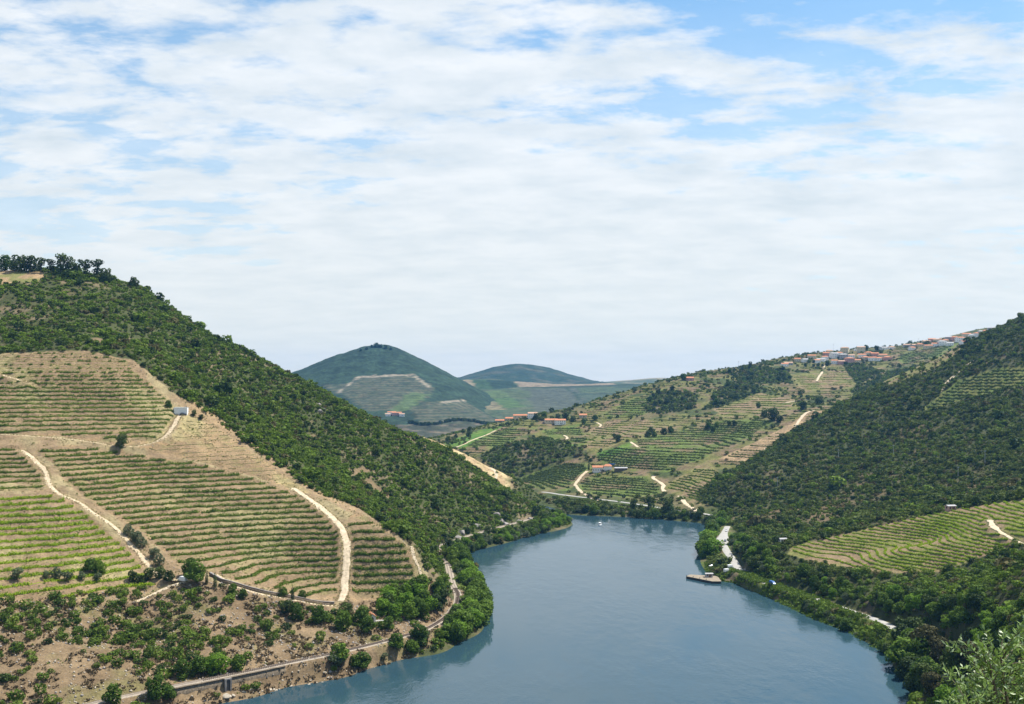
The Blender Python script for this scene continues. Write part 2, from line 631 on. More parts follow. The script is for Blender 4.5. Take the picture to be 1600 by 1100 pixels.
def build_left():
    P = [(x, y, 0.0) for x, y, z in LB]
    for (px, py), (dx, dy) in zip(LB_PX, [(60, 25)] * 6 + [(70, 10), (70, 6), (70, 4), (60, 20), (40, 20), (40, 16), (40, 12), (45, 2)]):
        x, y, _ = on_water(px + dx, py + dy)
        P.append((x, y, -8.0))
    A = lambda *q: P.append(unproj(*q))
    # ridge
    for q in [(0, 424, 900), (100, 428, 905), (165, 434, 905), (215, 450, 905), (270, 487, 908), (335, 527, 915), (420, 573, 930), (480, 599, 942), (540, 629, 955),
              (600, 659, 970), (650, 683, 978), (700, 709, 985), (760, 744, 988), (820, 779, 985), (865, 803, 975)]:
        A(*q)
    # nose between the terraces and the scrub slope
    for q in [(0, 552, 690), (130, 547, 695), (210, 565, 695), (270, 612, 688), (330, 660, 672), (390, 702, 652), (490, 772, 625), (545, 802, 608), (600, 826, 592),
              (645, 855, 578), (670, 905, 562)]:
        A(*q)
    # terrace face
    for q in [(0, 690, 590), (150, 690, 612), (60, 765, 545), (240, 750, 600), (380, 800, 585), (140, 800, 540), (240, 890, 512), (0, 860, 492), (120, 905, 482), (450, 860, 562), (540, 870, 560),
              (0, 945, 448), (280, 908, 500), (400, 915, 515), (530, 940, 532), (600, 930, 545), (650, 915, 555)]:
        A(*q)
    # stony slope and railway shelf (about 8 m over the river)
    zr = 8.0
    for px, py in [(130, 1103), (250, 1078), (400, 1047), (520, 1022), (640, 992), (690, 968), (716, 945), (712, 925)]:
        A(px, py, (CAM_H - zr) * F / (py - HOR))
    for q in [(0, 1100, 385), (0, 1020, 416), (120, 1010, 428), (230, 1000, 462), (330, 960, 482), (430, 985, 482), (560, 965, 512), (640, 960, 530), (330, 1020, 448)]:
        A(*q)
    P.append((-260, 330, 25)); P.append((-330, 400, 45)); P.append((-180, 330, 2)); P.append((-150, 360, -6))
    # upper shelf and scrub slope
    for q in [(0, 500, 790), (120, 490, 800), (260, 530, 830), (340, 600, 812), (430, 640, 840), (520, 700, 820), (600, 740, 830), (560, 770, 730), (700, 790, 860), (650, 820, 700), (760, 800, 900),
              (800, 815, 905), (690, 850, 700)]:
        A(*q)
    # behind the ridge
    for x, y, z in [(-520, 1060, 205), (-380, 1060, 165), (-260, 1080, 95), (-150, 1090, 42), (-60, 1080, -2), (0, 1050, -6), (50, 1020, -8), (-650, 900, 250), (-650, 650, 180), (-520, 480, 90)]:
        P.append((x, y, z))
    return Spline(P, 0.002)


def relief_left(X, Y, zb):
    k = np.clip(zb / 25.0, 0, 1)
    return k * (fbm(X, Y, 95, 3, 5) * 4.4 + fbm(X, Y, 28, 3, 11) * 1.3)


LEFT = Hill("left_hillside",
            axis([(-680, 5), (-430, 1.5), (-20, 2.5), (90, None)]),
            axis([(340, 2.0), (430, 1.3), (730, 3.0), (1120, None)]), build_left(), relief_left)

# ---- right bank, from the viewpoint to the scrub-covered hill
RB_PX = [(1112, 822), (1104, 848), (1094, 872), (1099, 888), (1112, 903), (1163, 912), (1200, 930), (1250, 955), (1300, 976), (1350, 1001), (1393, 1030), (1412, 1060), (1422, 1100)]
RB = [on_water(*p) for p in RB_PX]


def build_right():
    P = [(x, y, 0.0) for x, y, z in RB]
    for (px, py), (dx, dy) in zip(RB_PX, [(-55, 2), (-65, 2), (-65, 3), (-55, 3), (-70, 12), (-60, 25), (-50, 30), (-50, 30), (-50, 30), (-55, 30), (-70, 22), (-80, 10), (-80, 0)]):
        x, y, _ = on_water(px + dx, py + dy)
        P.append((x, y, -8.0))
    for x, y, z in [(150, 360, 0), (118, 300, 0), (80, 255, 0), (0, 222, 0), (-100, 200, 0), (110, 370, -8), (85, 320, -8), (50, 280, -8), (-20, 252, -8), (-120, 230, -8),
                    (0, 0, 128.3), (0, -60, 150), (60, 0, 132), (-60, 0, 122), (0, 40, 98), (6, 12, 122.3), (0, 100, 58), (0, 160, 24), (100, 100, 76), (55, 100, 70), (100, 200, 45), (160, 260, 40), (220, 200, 70)]:
        P.append((x, y, z))
    A = lambda *q: P.append(unproj(*q))
    zr = 5.5
    for px, py in [(1140, 822), (1130, 848), (1145, 880), (1160, 895), (1215, 916), (1300, 945), (1375, 970), (1445, 1008), (1500, 1050)]:
        A(px, py, (CAM_H - zr) * F / (py - HOR))
    # hill crest seen against village hill and sky
    for q in [(1118, 796, 990), (1140, 752, 1030), (1170, 732, 1060), (1200, 718, 1090), (1240, 694, 1130), (1280, 668, 1170), (1330, 634, 1220), (1380, 602, 1250), (1440, 574, 1250), (1500, 547, 1230), (1560, 515, 1200), (1600, 498, 1180)]:
        A(*q)
    for x, y, z in [(720, 1150, 240), (760, 900, 190), (700, 1350, 200), (560, 1450, 140), (420, 1450, 80), (300, 1350, 30), (230, 1200, 10), (200, 1080, 5), (620, 600, 150), (520, 420, 130)]:
        P.append((x, y, z))
    for q in [(1200, 800, 900), (1200, 762, 1000), (1300, 800, 850), (1300, 752, 960), (1300, 702, 1080), (1400, 702, 1000), (1400, 652, 1110), (1480, 782, 765), (1480, 702, 930), (1480, 622, 1090),
              (1600, 762, 730), (1600, 682, 880), (1600, 602, 1020), (1400, 802, 790), (1230, 840, 775), (1160, 812, 930), (1320, 826, 760)]:
        A(*q)
    # vineyard with two noses
    for q in [(1240, 850, 690), (1330, 830, 682), (1400, 813, 676), (1480, 796, 666), (1600, 776, 656), (1335, 889, 617), (1420, 858, 614), (1540, 821, 610), (1330, 867, 650), (1450, 842, 640),
              (1390, 893, 596), (1455, 894, 583), (1560, 864, 568), (1270, 875, 648), (1190, 852, 715), (1172, 872, 690), (1240, 893, 640)]:
        A(*q)
    for q in [(1600, 870, 520), (1600, 950, 432), (1520, 950, 462), (1450, 950, 508), (1520, 1000, 412), (1600, 1000, 372), (1600, 1100, 305), (1500, 1100, 362), (1300, 925, 600), (1380, 935, 560)]:
        A(*q)
    return Spline(P, 0.002)


def relief_right(X, Y, zb):
    k = np.clip((zb - 6) / 25.0, 0, 1) * np.clip((Y - 120) / 200.0, 0, 1)
    calm = 1 - 0.55 * np.exp(-((X - 235) / 90.0) ** 2 - ((Y - 625) / 60.0) ** 2)
    return k * calm * (fbm(X, Y, 110, 3, 35) * 4.0 + fbm(X, Y, 30, 3, 41) * 1.0)


RIGHT = Hill("right_hillside",
             axis([(-130, 6), (120, 1.6), (360, 3.0), (560, 6), (780, None)]),
             axis([(-70, 6), (360, 3), (540, 1.4), (720, 3.0), (1290, 8), (1460, None)]), build_right(), relief_right)

# ---- village hill across the bend
MBK_PX = [(890, 804), (960, 807), (1050, 813), (1095, 817)]


def build_middle():
    P = []
    for px, py in MBK_PX:
        x, y, _ = on_water(px, py)
        P.append((x, y, 0.0))
        P.append((x, y - 28, -8.0))
    P += [(40, 1080, 0), (0, 1190, 0), (-100, 1330, 0), (-220, 1430, 0), (20, 1050, -8), (-40, 1150, -8), (-140, 1280, -8), (220, 960, 4), (300, 1000, 6)]
    A = lambda *q: P.append(unproj(*q))
    zr = 6.0
    for px, py in [(850, 770), (900, 776), (960, 782), (1010, 790), (1050, 797), (1100, 804)]:
        A(px, py, (CAM_H - zr) * F / (py - HOR))
    for q in [(940, 728, 1280), (1030, 748, 1180), (1070, 782, 1060), (880, 746, 1260), (830, 748, 1300), (760, 714, 1400), (820, 692, 1430), (870, 700, 1370), (700, 692, 1550), (680, 697, 1500), (740, 669, 1700), (800, 657, 1680),
              (870, 657, 1620), (930, 642, 1660), (1000, 614, 1750), (1060, 597, 1800), (1120, 582, 1900), (1160, 574, 1950), (1215, 567, 2050), (1260, 555, 2100), (1330, 548, 2150),
              (1400, 541, 2200), (1480, 527, 2150), (1545, 514, 2100), (1600, 507, 2150),
              (1000, 680, 1400), (1100, 690, 1350), (1100, 640, 1600), (1200, 640, 1500), (1250, 600, 1780), (1330, 580, 1960), (1400, 572, 1960), (1270, 657, 1350), (1310, 642, 1360), (1150, 717, 1200), (1110, 762, 1070),
              (1450, 562, 1900), (1000, 710, 1280), (900, 690, 1450), (1210, 690, 1240), (1330, 640, 1400), (1600, 560, 1900)]:
        A(*q)
    for x, y, z in [(-150, 2000, 20), (50, 2000, 50), (200, 2100, 90), (400, 2350, 120), (600, 2500, 160), (900, 2500, 200), (1200, 2400, 240), (1300, 2000, 260), (-250, 1750, 10), (-300, 1550, 0), (420, 1250, 40), (700, 1500, 110)]:
        P.append((x, y, z))
    return Spline(P, 0.002)


def relief_middle(X, Y, zb):
    k = np.clip((zb - 6) / 30.0, 0, 1)
    return k * (fbm(X, Y, 170, 3, 65) * 4.5 + fbm(X, Y, 45, 3, 71) * 1.0)


MIDDLE = Hill("village_hillside",
              axis([(-320, 8), (-120, 4.0), (560, 5), (760, 9), (1280, None)]),
              axis([(940, 3.0), (1420, 4.5), (1850, 8), (2420, None)]), build_middle(), relief_middle)

# ---- dry spur seen over the tail of the left ridge


def build_spur():
    P = [unproj(*q) for q in [(640, 688, 1240), (700, 704, 1200), (735, 716, 1180), (780, 736, 1155), (815, 757, 1125), (845, 800, 1095), (740, 740, 1120), (700, 725, 1130), (640, 700, 1140)]]
    P += [(-60, 1075, 0), (0, 1062, 0), (40, 1050, -5), (-150, 1090, 20), (60, 1100, -8), (30, 1170, -8), (-30, 1240, -8), (-140, 1330, -8), (-260, 1330, 30), (-220, 1200, 75), (-260, 1100, 60)]
    return Spline(P, 0.002)


SPUR = Hill("dry_spur", axis([(-260, 3), (60, None)]), axis([(1040, 3), (1330, None)]), build_spur(),
            lambda X, Y, zb: np.clip(zb / 15, 0, 1) * (fbm(X, Y, 60, 3, 91) * 2.0 + fbm(X, Y, 16, 2, 92) * 0.6))

# ---- far hills


def far_spline(pts, extra):
    return Spline([unproj(*q) for q in pts] + extra, 0.002)


PEAK = Hill("peaked_hill", axis([(-1250, 12), (260, None)]), axis([(2050, 11), (3950, None)]),
            far_spline([(400, 602, 3500), (465, 581, 3500), (520, 559, 3500), (560, 547, 3500), (590, 541, 3500), (620, 547, 3500), (650, 561, 3480), (690, 585, 3430), (715, 600, 3350), (745, 620, 3250), (785, 645, 3150), (820, 668, 3050),
                        (690, 692, 2250), (600, 690, 2350), (600, 592, 3150), (600, 640, 2750), (690, 640, 2780), (500, 640, 2800), (500, 600, 3150), (680, 605, 3120), (740, 665, 2600), (430, 660, 2700), (530, 700, 2250), (780, 690, 2300)],
                       [(-400, 4000, 150), (-900, 4000, 80), (100, 3700, 10), (-1200, 3300, 60), (0, 2100, 0), (-600, 2050, 0), (-1200, 2100, 10), (250, 2900, 5), (250, 2300, 2)]),
            lambda X, Y, zb: (fbm(X, Y, 300, 4, 101) * 11.0 + fbm(X, Y, 45, 3, 103) * 4.0) * np.clip(zb / 40, 0.1, 1))

PLATEAU = Hill("vineyard_plateau", axis([(-500, 14), (1150, None)]), axis([(2450, 13), (5300, None)]),
               far_spline([(690, 596, 4200), (715, 594, 4200), (760, 593, 4250), (820, 598, 4300), (870, 600, 4300), (930, 600, 4300), (980, 602, 4200), (1060, 600, 4200), (1150, 598, 4200), (900, 611, 3800), (960, 612, 3800), (820, 612, 3800), (1040, 610, 3800), (760, 612, 3750),
                           (800, 652, 2900), (900, 662, 2780), (720, 640, 3100), (850, 628, 3400), (1000, 645, 2950), (920, 632, 3250), (1080, 640, 2900), (700, 620, 3500)],
                          [(-100, 5300, 90), (500, 5300, 90), (1100, 5300, 100), (-500, 4500, 80), (0, 2480, 0), (300, 2460, 5), (700, 2460, 20), (-400, 2800, 0)]),
               lambda X, Y, zb: fbm(X, Y, 330, 4, 131) * 8.0)

BLUE = Hill("wooded_ridge", axis([(-700, 24), (1400, None)]), axis([(4700, 22), (6600, None)]),
            far_spline([(690, 598, 5600), (715, 593, 5600), (740, 584, 5600), (780, 573, 5600), (815, 569, 5600), (850, 572, 5600), (880, 581, 5600), (905, 589, 5600), (930, 596, 5600), (980, 602, 5600), (1060, 608, 5600), (800, 598, 5100), (880, 604, 5050), (740, 606, 5050), (640, 605, 5500)],
                       [(0, 4700, 90), (600, 4700, 90), (0, 6500, 140), (600, 6500, 80), (-700, 5600, 40), (1300, 5600, 70), (1200, 6500, 70)]),
            lambda X, Y, zb: fbm(X, Y, 500, 5, 151) * 18.0 + fbm(X, Y, 90, 3, 153) * 6.0)

FAINT = Hill("faint_far_ridge", axis([(150, 30), (2150, None)]), axis([(5450, 34), (6900, None)]),
             far_spline([(880, 606, 5900), (940, 602, 5900), (980, 596, 5900), (1010, 591, 5900), (1040, 590, 5900), (1070, 591, 5900), (1120, 597, 5900), (1200, 604, 5900), (1010, 606, 5560)],
                        [(500, 6800, 50), (1250, 6800, 80), (2100, 5900, 60), (250, 5750, 50), (1000, 5450, 80)]),
             lambda X, Y, zb: fbm(X, Y, 600, 3, 171) * 10.0)

# ------------------------------------------------------------------ fields, tracks and ground cover (photo outlines laid on the hills)


def dist_poly(px, py, line):
    best = np.full(np.shape(px), 1e9)
    for (x1, y1), (x2, y2) in zip(line[:-1], line[1:]):
        dx, dy = x2 - x1, y2 - y1
        t = np.clip(((px - x1) * dx + (py - y1) * dy) / (dx * dx + dy * dy + 1e-9), 0, 1)
        best = np.minimum(best, np.hypot(px - x1 - t * dx, py - y1 - t * dy))
    return best


def world_line(h, pts, step=2.0, k=5):
    """photo points -> a smoothed line (x, y, z) lying on the hill"""
    W = []
    for p in pts:
        q = h.hit(*p) if len(p) == 2 else p
        if q is not None:
            W.append(q)
    W = np.array(W)
    seg = np.linalg.norm(np.diff(W[:, :2], axis=0), axis=1)
    s = np.concatenate([[0], np.cumsum(seg)])
    q = np.arange(0, s[-1] + step * 0.5, step)
    L = np.stack([np.interp(q, s, W[:, 0]), np.interp(q, s, W[:, 1])], 1)
    if len(L) > 2 * k:
        pad = np.pad(L, ((k // 2, k // 2), (0, 0)), mode="edge")
        L = np.stack([np.convolve(pad[:, i], np.ones(k) / k, "valid") for i in (0, 1)], 1)
    z = h.zb(L[:, 0], L[:, 1])
    kz = 7
    if len(z) > 2 * kz:
        z = np.convolve(np.pad(z, (kz // 2, kz // 2), mode="edge"), np.ones(kz) / kz, "valid")
    return np.column_stack([L, z])


def level_px(pts, z):
    return [unproj(px, py, (CAM_H - z) * F / (py - HOR)) for px, py in pts]


LINES = {LEFT: [], RIGHT: [], MIDDLE: [], SPUR: []}


def bed(h, L, half):
    """levels the ground under a track or road and remembers it"""
    best = np.full(h.X.shape, 1e9)
    zt = np.zeros(h.X.shape)
    R = half + 4.0
    s_ = np.concatenate([[0], np.cumsum(np.linalg.norm(np.diff(L[:, :2], axis=0), axis=1))])
    q_ = np.arange(0, s_[-1], 0.5)
    for x, y, z in zip(*(np.interp(q_, s_, L[:, i]) for i in range(3))):
        i0, i1 = np.searchsorted(h.xs, [x - R, x + R])
        j0, j1 = np.searchsorted(h.ys, [y - R, y + R])
        if i1 <= i0 or j1 <= j0:
            continue
        d = np.hypot(h.X[j0:j1, i0:i1] - x, h.Y[j0:j1, i0:i1] - y)
        b = best[j0:j1, i0:i1]
        m = d < b
        b[m] = d[m]
        zt[j0:j1, i0:i1][m] = z
    w = 1 - np.clip((best - half - 1.0) / 3.0, 0, 1)
    LINES[h].append((best, zt, w, half))


RAIL_PX = [(60, 1122), (130, 1103), (190, 1089), (250, 1077), (320, 1063), (400, 1047), (460, 1034), (520, 1022), (580, 1008), (640, 992), (672, 981), (698, 964), (714, 944), (716, 928), (707, 914)]
RAIL = world_line(LEFT, level_px(RAIL_PX, 8.0) + [(-43, 690, 8), (-55, 735, 8), (-53, 778, 8), (-36, 822, 8), (-16, 862, 8), (6, 905, 8), (22, 938, 8)], 3.0)
RAIL[:, 2] = 8.0
bed(LEFT, RAIL, 2.6)
ROAD_PX = [(1137, 822), (1131, 834), (1128, 848), (1136, 862), (1146, 876), (1155, 892), (1180, 905), (1215, 917), (1258, 930), (1300, 945), (1340, 958), (1375, 970), (1410, 988), (1445, 1008), (1475, 1030), (1500, 1050), (1530, 1075), (1550, 1098)]
ROAD = world_line(RIGHT, level_px(ROAD_PX, 5.5), 3.0)
ROAD[:, 2] = 5.5
bed(RIGHT, ROAD, 4.0)
T_LEFT = [
    ("steep pale dirt track between the wide terraces and the hill nose", [(456, 761), (470, 772), (490, 785), (508, 800), (524, 814), (537, 830), (542, 850), (542, 880), (540, 905), (538, 930), (530, 944)], 4.2, "track_pale"),
    ("dirt track from the white shed along the terraces", [(283, 646), (277, 656), (271, 668), (263, 680), (250, 690), (222, 697), (190, 699), (160, 694), (130, 689), (95, 685), (50, 683), (0, 681), (-30, 680)], 3.2, "track"),
    ("dirt track winding down between the left terraces", [(32, 702), (52, 718), (68, 732), (74, 745), (75, 757), (96, 776), (122, 784), (142, 802), (172, 818), (196, 842), (222, 870), (236, 890), (262, 906), (284, 908)], 3.0, "track"),
    ("pale track below the lower left terraces", [(300, 908), (272, 914), (246, 925), (222, 938), (205, 944)], 3.0, "track_pale"),
    ("narrow path at the end of the nose terraces", [(642, 852), (646, 868), (652, 884), (660, 900), (655, 915)], 1.6, "track_pale"),
    ("path along the foot of the stone wall", [(336, 897), (356, 912), (376, 921), (420, 932), (470, 941), (505, 948), (528, 948)], 2.8, "track"),
    ("dirt ramp at the upper left edge", [(-20, 580), (20, 592), (50, 600)], 3.0, "track"),
]
T_MID = [
    ("winding pale track below the middle vineyards", [(1023, 742), (1019, 747), (1030, 753), (1038, 758), (1034, 764), (1040, 769)], 4.6, "track_pale"),
    ("short pale track down to the river road", [(1061, 774), (1067, 780), (1071, 787), (1082, 794), (1090, 800)], 5.0, "track_pale"),
    ("road along the far river bank", [(846, 769), (875, 773), (900, 776), (960, 783), (1010, 790), (1050, 797), (1085, 801), (1120, 808)], 5.0, "road"),
    ("pale track climbing the bare brown spur", [(1272, 641), (1256, 648), (1248, 658), (1242, 668), (1246, 674), (1257, 678), (1268, 681)], 4.0, "track_pale"),
    ("pale track on the terraced slope under the estate", [(880, 680), (887, 683), (884, 688)], 3.5, "track_pale"),
    ("farm road from the farmhouse to the river road", [(918, 735), (908, 744), (898, 757), (905, 766), (920, 776), (938, 783)], 4.0, "track"),
    ("dirt road under the green field", [(712, 700), (728, 693), (748, 684), (775, 672)], 3.4, "track"),
    ("track above the farmhouse", [(985, 690), (992, 695), (998, 699)], 3.5, "track_pale"),
    ("track below the scrub patch of the brown spur", [(1195, 700), (1203, 708), (1210, 714)], 4.0, "track_pale"),
    ("track at the top left of the village hill", [(932, 660), (940, 664), (936, 668)], 3.5, "track_pale"),
    ("track through the dry fields under the village", [(1288, 570), (1282, 585), (1276, 596)], 4.0, "track_pale"),
    ("road under the dark trees of the upper slope", [(1225, 630), (1245, 626), (1272, 622)], 4.5, "track_pale"),
]
T_RIGHT = [
    ("track across the scrub of the right hill", [(1524, 561), (1510, 571), (1496, 582), (1486, 592), (1476, 602), (1469, 614)], 4.0, "track_pale"),
    ("bright track through the right vineyard", [(1546, 812), (1551, 822), (1562, 832), (1578, 841), (1600, 853)], 3.6, "track_pale"),
]
T_SPUR = [("pale track on the dry spur", [(764, 730), (775, 738), (776, 746), (770, 752)], 3.4, "track_pale")]
TRACKS = []
for hh, lst in ((LEFT, T_LEFT), (MIDDLE, T_MID), (RIGHT, T_RIGHT), (SPUR, T_SPUR)):
    for lab, pts, w, mt in lst:
        L_ = world_line(hh, pts, 2.0 if hh is not MIDDLE else 3.0)
        bed(hh, L_, w / 2)
        TRACKS.append((hh, lab, L_, w, mt))


def on_track(h):
    m = np.zeros(h.X.shape, bool)
    for best, zt, w, half in LINES[h]:
        m |= best < half + 0.8
    return m


def apply_beds(h):
    for best, zt, w, half in LINES[h]:
        h.Z = h.Z * (1 - w) + zt * w


V_UP = [(-40, 548), (0, 553), (130, 548), (200, 562), (225, 590), (262, 622), (283, 648), (258, 690), (235, 694), (160, 686), (95, 680), (-40, 676)]
V_DRY = [(287, 652), (312, 642), (390, 703), (488, 772), (462, 768), (400, 745), (300, 718), (215, 702), (225, 692), (262, 694)]
V_MAIN = [(52, 702), (110, 694), (190, 706), (300, 721), (400, 748), (465, 772), (512, 808), (537, 840), (535, 940), (470, 932), (420, 918), (340, 900), (275, 880), (215, 826), (148, 788), (100, 752), (78, 720)]
V_SIDE = [(-40, 690), (30, 701), (66, 730), (72, 755), (90, 766), (-40, 766)]
V_LOW = [(-40, 772), (95, 772), (140, 806), (188, 848), (232, 890), (262, 905), (230, 925), (120, 935), (-40, 945)]
V_END = [(541, 815), (556, 795), (600, 826), (643, 856), (652, 880), (668, 905), (640, 920), (600, 936), (548, 942), (544, 880)]
V_ALL = [(-60, 550), (0, 552), (130, 547), (210, 563), (270, 612), (312, 638), (390, 698), (490, 768), (560, 793), (600, 822), (645, 853), (672, 905), (640, 925), (530, 946), (340, 908), (280, 912), (205, 945), (-60, 946)]
V_TOP = [(-40, 418), (60, 424), (78, 430), (60, 440), (-40, 446)]
LOWER = [(-60, 945), (280, 912), (340, 908), (530, 946), (640, 925), (672, 905), (730, 930), (715, 965), (650, 1030), (560, 1055), (420, 1085), (340, 1110), (130, 1140), (-60, 1150)]

R_VINE = [(1238, 852), (1330, 832), (1400, 815), (1480, 798), (1620, 776), (1620, 842), (1556, 862), (1470, 893), (1400, 895), (1330, 888), (1280, 880), (1230, 866)]
R_HIGH = [(1440, 640), (1500, 592), (1560, 574), (1620, 572), (1620, 596), (1560, 610), (1500, 625), (1460, 640)]
R_CREST = [(1370, 598), (1420, 570), (1480, 545), (1510, 540), (1480, 565), (1430, 590), (1390, 602)]
R_BARE = [[(1330, 735), (1400, 742), (1380, 785), (1320, 790)], [(1400, 668), (1460, 650), (1470, 672), (1410, 688)], [(1480, 735), (1560, 745), (1560, 775), (1490, 770)], [(1190, 795), (1340, 775), (1300, 830), (1200, 840)]]

MV = {  # vineyards on the village hill: outline, vine spacing in height, lush or dry, words for the labels
    "below the farmhouse": ([(890, 748), (1010, 742), (1045, 768), (990, 778), (905, 770)], 1.6, "lush"),
    "left of the farm road": ([(800, 752), (830, 740), (900, 715), (922, 730), (905, 752), (888, 766), (845, 765)], 1.6, "lush"),
    "beside the winding track": ([(1000, 735), (1050, 752), (1110, 715), (1120, 735), (1112, 770), (1100, 790), (1062, 778), (1010, 745)], 1.7, "dry"),
    "across mid village hill": ([(925, 712), (985, 688), (1060, 672), (1140, 655), (1215, 655), (1160, 690), (1100, 715), (1040, 738), (960, 735)], 2.4, "lush"),
    "under the dark grove": ([(905, 688), (935, 660), (1010, 656), (1060, 662), (985, 685), (930, 708)], 2.4, "dry"),
    "beside the green field": ([(722, 695), (760, 672), (800, 668), (845, 668), (800, 690), (765, 702)], 2.2, "lush"),
    "below the white estate": ([(845, 672), (905, 662), (920, 690), (900, 700), (862, 685)], 2.2, "lush"),
    "on the bare brown spur": ([(1125, 715), (1180, 690), (1235, 662), (1260, 645), (1325, 641), (1290, 668), (1225, 695), (1180, 722)], 2.2, "dry"),
    "on the hill's left shoulder": ([(935, 650), (990, 622), (1045, 604), (1035, 622), (1005, 650)], 3.0, "lush"),
    "on the upper slope": ([(1100, 628), (1180, 612), (1240, 625), (1235, 648), (1130, 652)], 3.0, "dry"),
    "under the village": ([(1235, 585), (1330, 580), (1385, 570), (1330, 605), (1255, 612)], 3.2, "dry"),
    "right of the village": ([(1395, 556), (1460, 540), (1500, 536), (1470, 556), (1410, 568)], 3.2, "lush"),
}
M_GREEN = [[(690, 692), (750, 672), (790, 664), (720, 702)], [(840, 690), (900, 695), (885, 704), (840, 698)], [(930, 708), (990, 690), (985, 700), (935, 718)]]
M_SCRUB = [[(745, 712), (790, 694), (850, 682), (905, 700), (925, 708), (880, 716), (830, 740), (795, 748)], [(1002, 632), (1035, 610), (1092, 612), (1086, 638), (1035, 648), (1010, 644)], [(1096, 642), (1128, 604), (1172, 588), (1190, 612), (1130, 634)],
           [(1140, 588), (1165, 572), (1230, 578), (1240, 600), (1180, 598)], [(1090, 770), (1130, 735), (1200, 715), (1260, 690), (1200, 740), (1130, 800)], [(1330, 610), (1380, 585), (1440, 570), (1400, 600), (1340, 635)], [(1310, 560), (1380, 580), (1340, 602)], [(840, 775), (900, 782), (1000, 793), (1100, 806), (1100, 822), (890, 808)]]

SOIL, DRY, RED = np.array((0.250, 0.178, 0.104)), np.array((0.285, 0.200, 0.112)), np.array((0.180, 0.126, 0.073))
UNDER, LITTER = np.array((0.060, 0.068, 0.026)), np.array((0.165, 0.130, 0.076))
GRASS, GRASSY = np.array((0.095, 0.125, 0.03)), np.array((0.135, 0.135, 0.042))


def lerp(a, b, t):
    return a * (1 - t[..., None]) + b * t[..., None]


def smooth(x, a, b):
    t = np.clip((x - a) / (b - a), 0, 1)
    return t * t * (3 - 2 * t)


def paint(h, mask, col):
    h.color[mask] = col[mask] if getattr(col, "ndim", 1) == 3 else col


ZS = {}
# left hillside
h = LEFT
n1, n2 = fbm(h.X, h.Y, 22, 4, 201), fbm(h.X, h.Y, 70, 3, 207)
h.color = lerp(UNDER, LITTER, smooth(n1 * 0.7 + n2 * 0.5, 0.05, 0.6))
ZS["lower"] = h.zone([LOWER])
paint(h, ZS["lower"], lerp(lerp(RED * 0.82, SOIL * 0.84, smooth(n1, -0.4, 0.4)), np.array((0.150, 0.135, 0.055)), smooth(fbm(h.X, h.Y, 24, 4, 213), 0.0, 0.5) * 0.75))
m = h.zone([V_ALL])
paint(h, m, lerp(SOIL * 0.9, np.array((0.27, 0.22, 0.12)), smooth(n1, -0.2, 0.5)))
for key, poly, step, flat, col in [("up", V_UP, 2.5, 0.40, SOIL), ("dry", V_DRY, 2.3, 0.35, DRY), ("main", V_MAIN, 2.4, 0.42, SOIL), ("side", V_SIDE, 2.2, 0.4, SOIL), ("low", V_LOW, 2.5, 0.42, SOIL * 1.05), ("end", V_END, 3.3, 0.42, SOIL)]:
    m = h.zone([poly]) & ~on_track(h)
    ZS[key] = m
    paint(h, m, lerp(col * 0.92, RED * 1.1, smooth(n1 + n2, -0.1, 0.8)))
    dryg = smooth(fbm(h.X, h.Y, 40, 3, 222), 0.15, 0.5)
    h.color[m] = lerp(h.color, np.array((0.30, 0.27, 0.13)), dryg * 0.55)[m]
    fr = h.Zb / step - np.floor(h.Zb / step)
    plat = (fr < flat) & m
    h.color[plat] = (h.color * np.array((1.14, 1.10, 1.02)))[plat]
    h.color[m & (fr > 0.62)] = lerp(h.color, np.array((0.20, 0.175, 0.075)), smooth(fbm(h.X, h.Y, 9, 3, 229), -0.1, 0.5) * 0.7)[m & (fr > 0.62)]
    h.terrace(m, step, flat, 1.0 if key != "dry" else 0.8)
m = h.zone([V_TOP])
paint(h, m, lerp(DRY, GRASS * 1.2, smooth(n1, -0.2, 0.1) * (h.px < 72) * 0.7))
# bare rock scars on the scrub slope
scar = smooth(fbm(h.X * 1.0, h.Y * 0.6, 26, 3, 241), 0.38, 0.6) * (~ZS["lower"]) * smooth(fbm(h.X, h.Y, 120, 2, 243), -0.1, 0.3)
scar = scar * (~h.zone([V_ALL]))
h.color = lerp(h.color, RED * 1.05, scar * 0.8)
LEFT_SCAR = scar
# the top of the nose is bare
edge = h.zone([[(390, 700), (490, 770), (545, 800), (560, 795), (500, 768), (400, 690), (300, 625), (285, 640)]])
paint(h, edge, lerp(DRY * 0.95, SOIL, smooth(n1, -0.3, 0.3)))

h = RIGHT
n1, n2 = fbm(h.X, h.Y, 22, 4, 301), fbm(h.X, h.Y, 80, 3, 307)
h.color = lerp(UNDER * 0.9, LITTER * 0.75, smooth(n1 * 0.7 + n2 * 0.5, 0.1, 0.7))
bare = h.zone(R_BARE).astype(float)
for _ in range(12):
    bare = (bare + np.roll(bare, 2, 0) + np.roll(bare, -2, 0) + np.roll(bare, 2, 1) + np.roll(bare, -2, 1)) / 5
RIGHT_BARE = bare * smooth(n1, -0.35, 0.25)
h.color = lerp(h.color, RED * 0.8, RIGHT_BARE * 0.85)
ZS["rvine"] = h.zone([R_VINE]) & ~on_track(h) & (h.Y > 540) & (h.Y < 720)
paint(h, ZS["rvine"], lerp(GRASSY * 1.2, SOIL * 0.85, smooth(n1, -0.5, 0.25)))
near_ = h.Y < 570
paint(h, near_, lerp(UNDER * 0.8, LITTER * 0.5, smooth(n1, 0.1, 0.7)))
lowbank = (h.Zb < 6.5) & (h.Y > 380)
paint(h, lowbank, lerp(GRASS * 0.8, LITTER * 0.8, smooth(n1, -0.2, 0.6)))
h.terrace(ZS["rvine"], 1.4, 0.45)
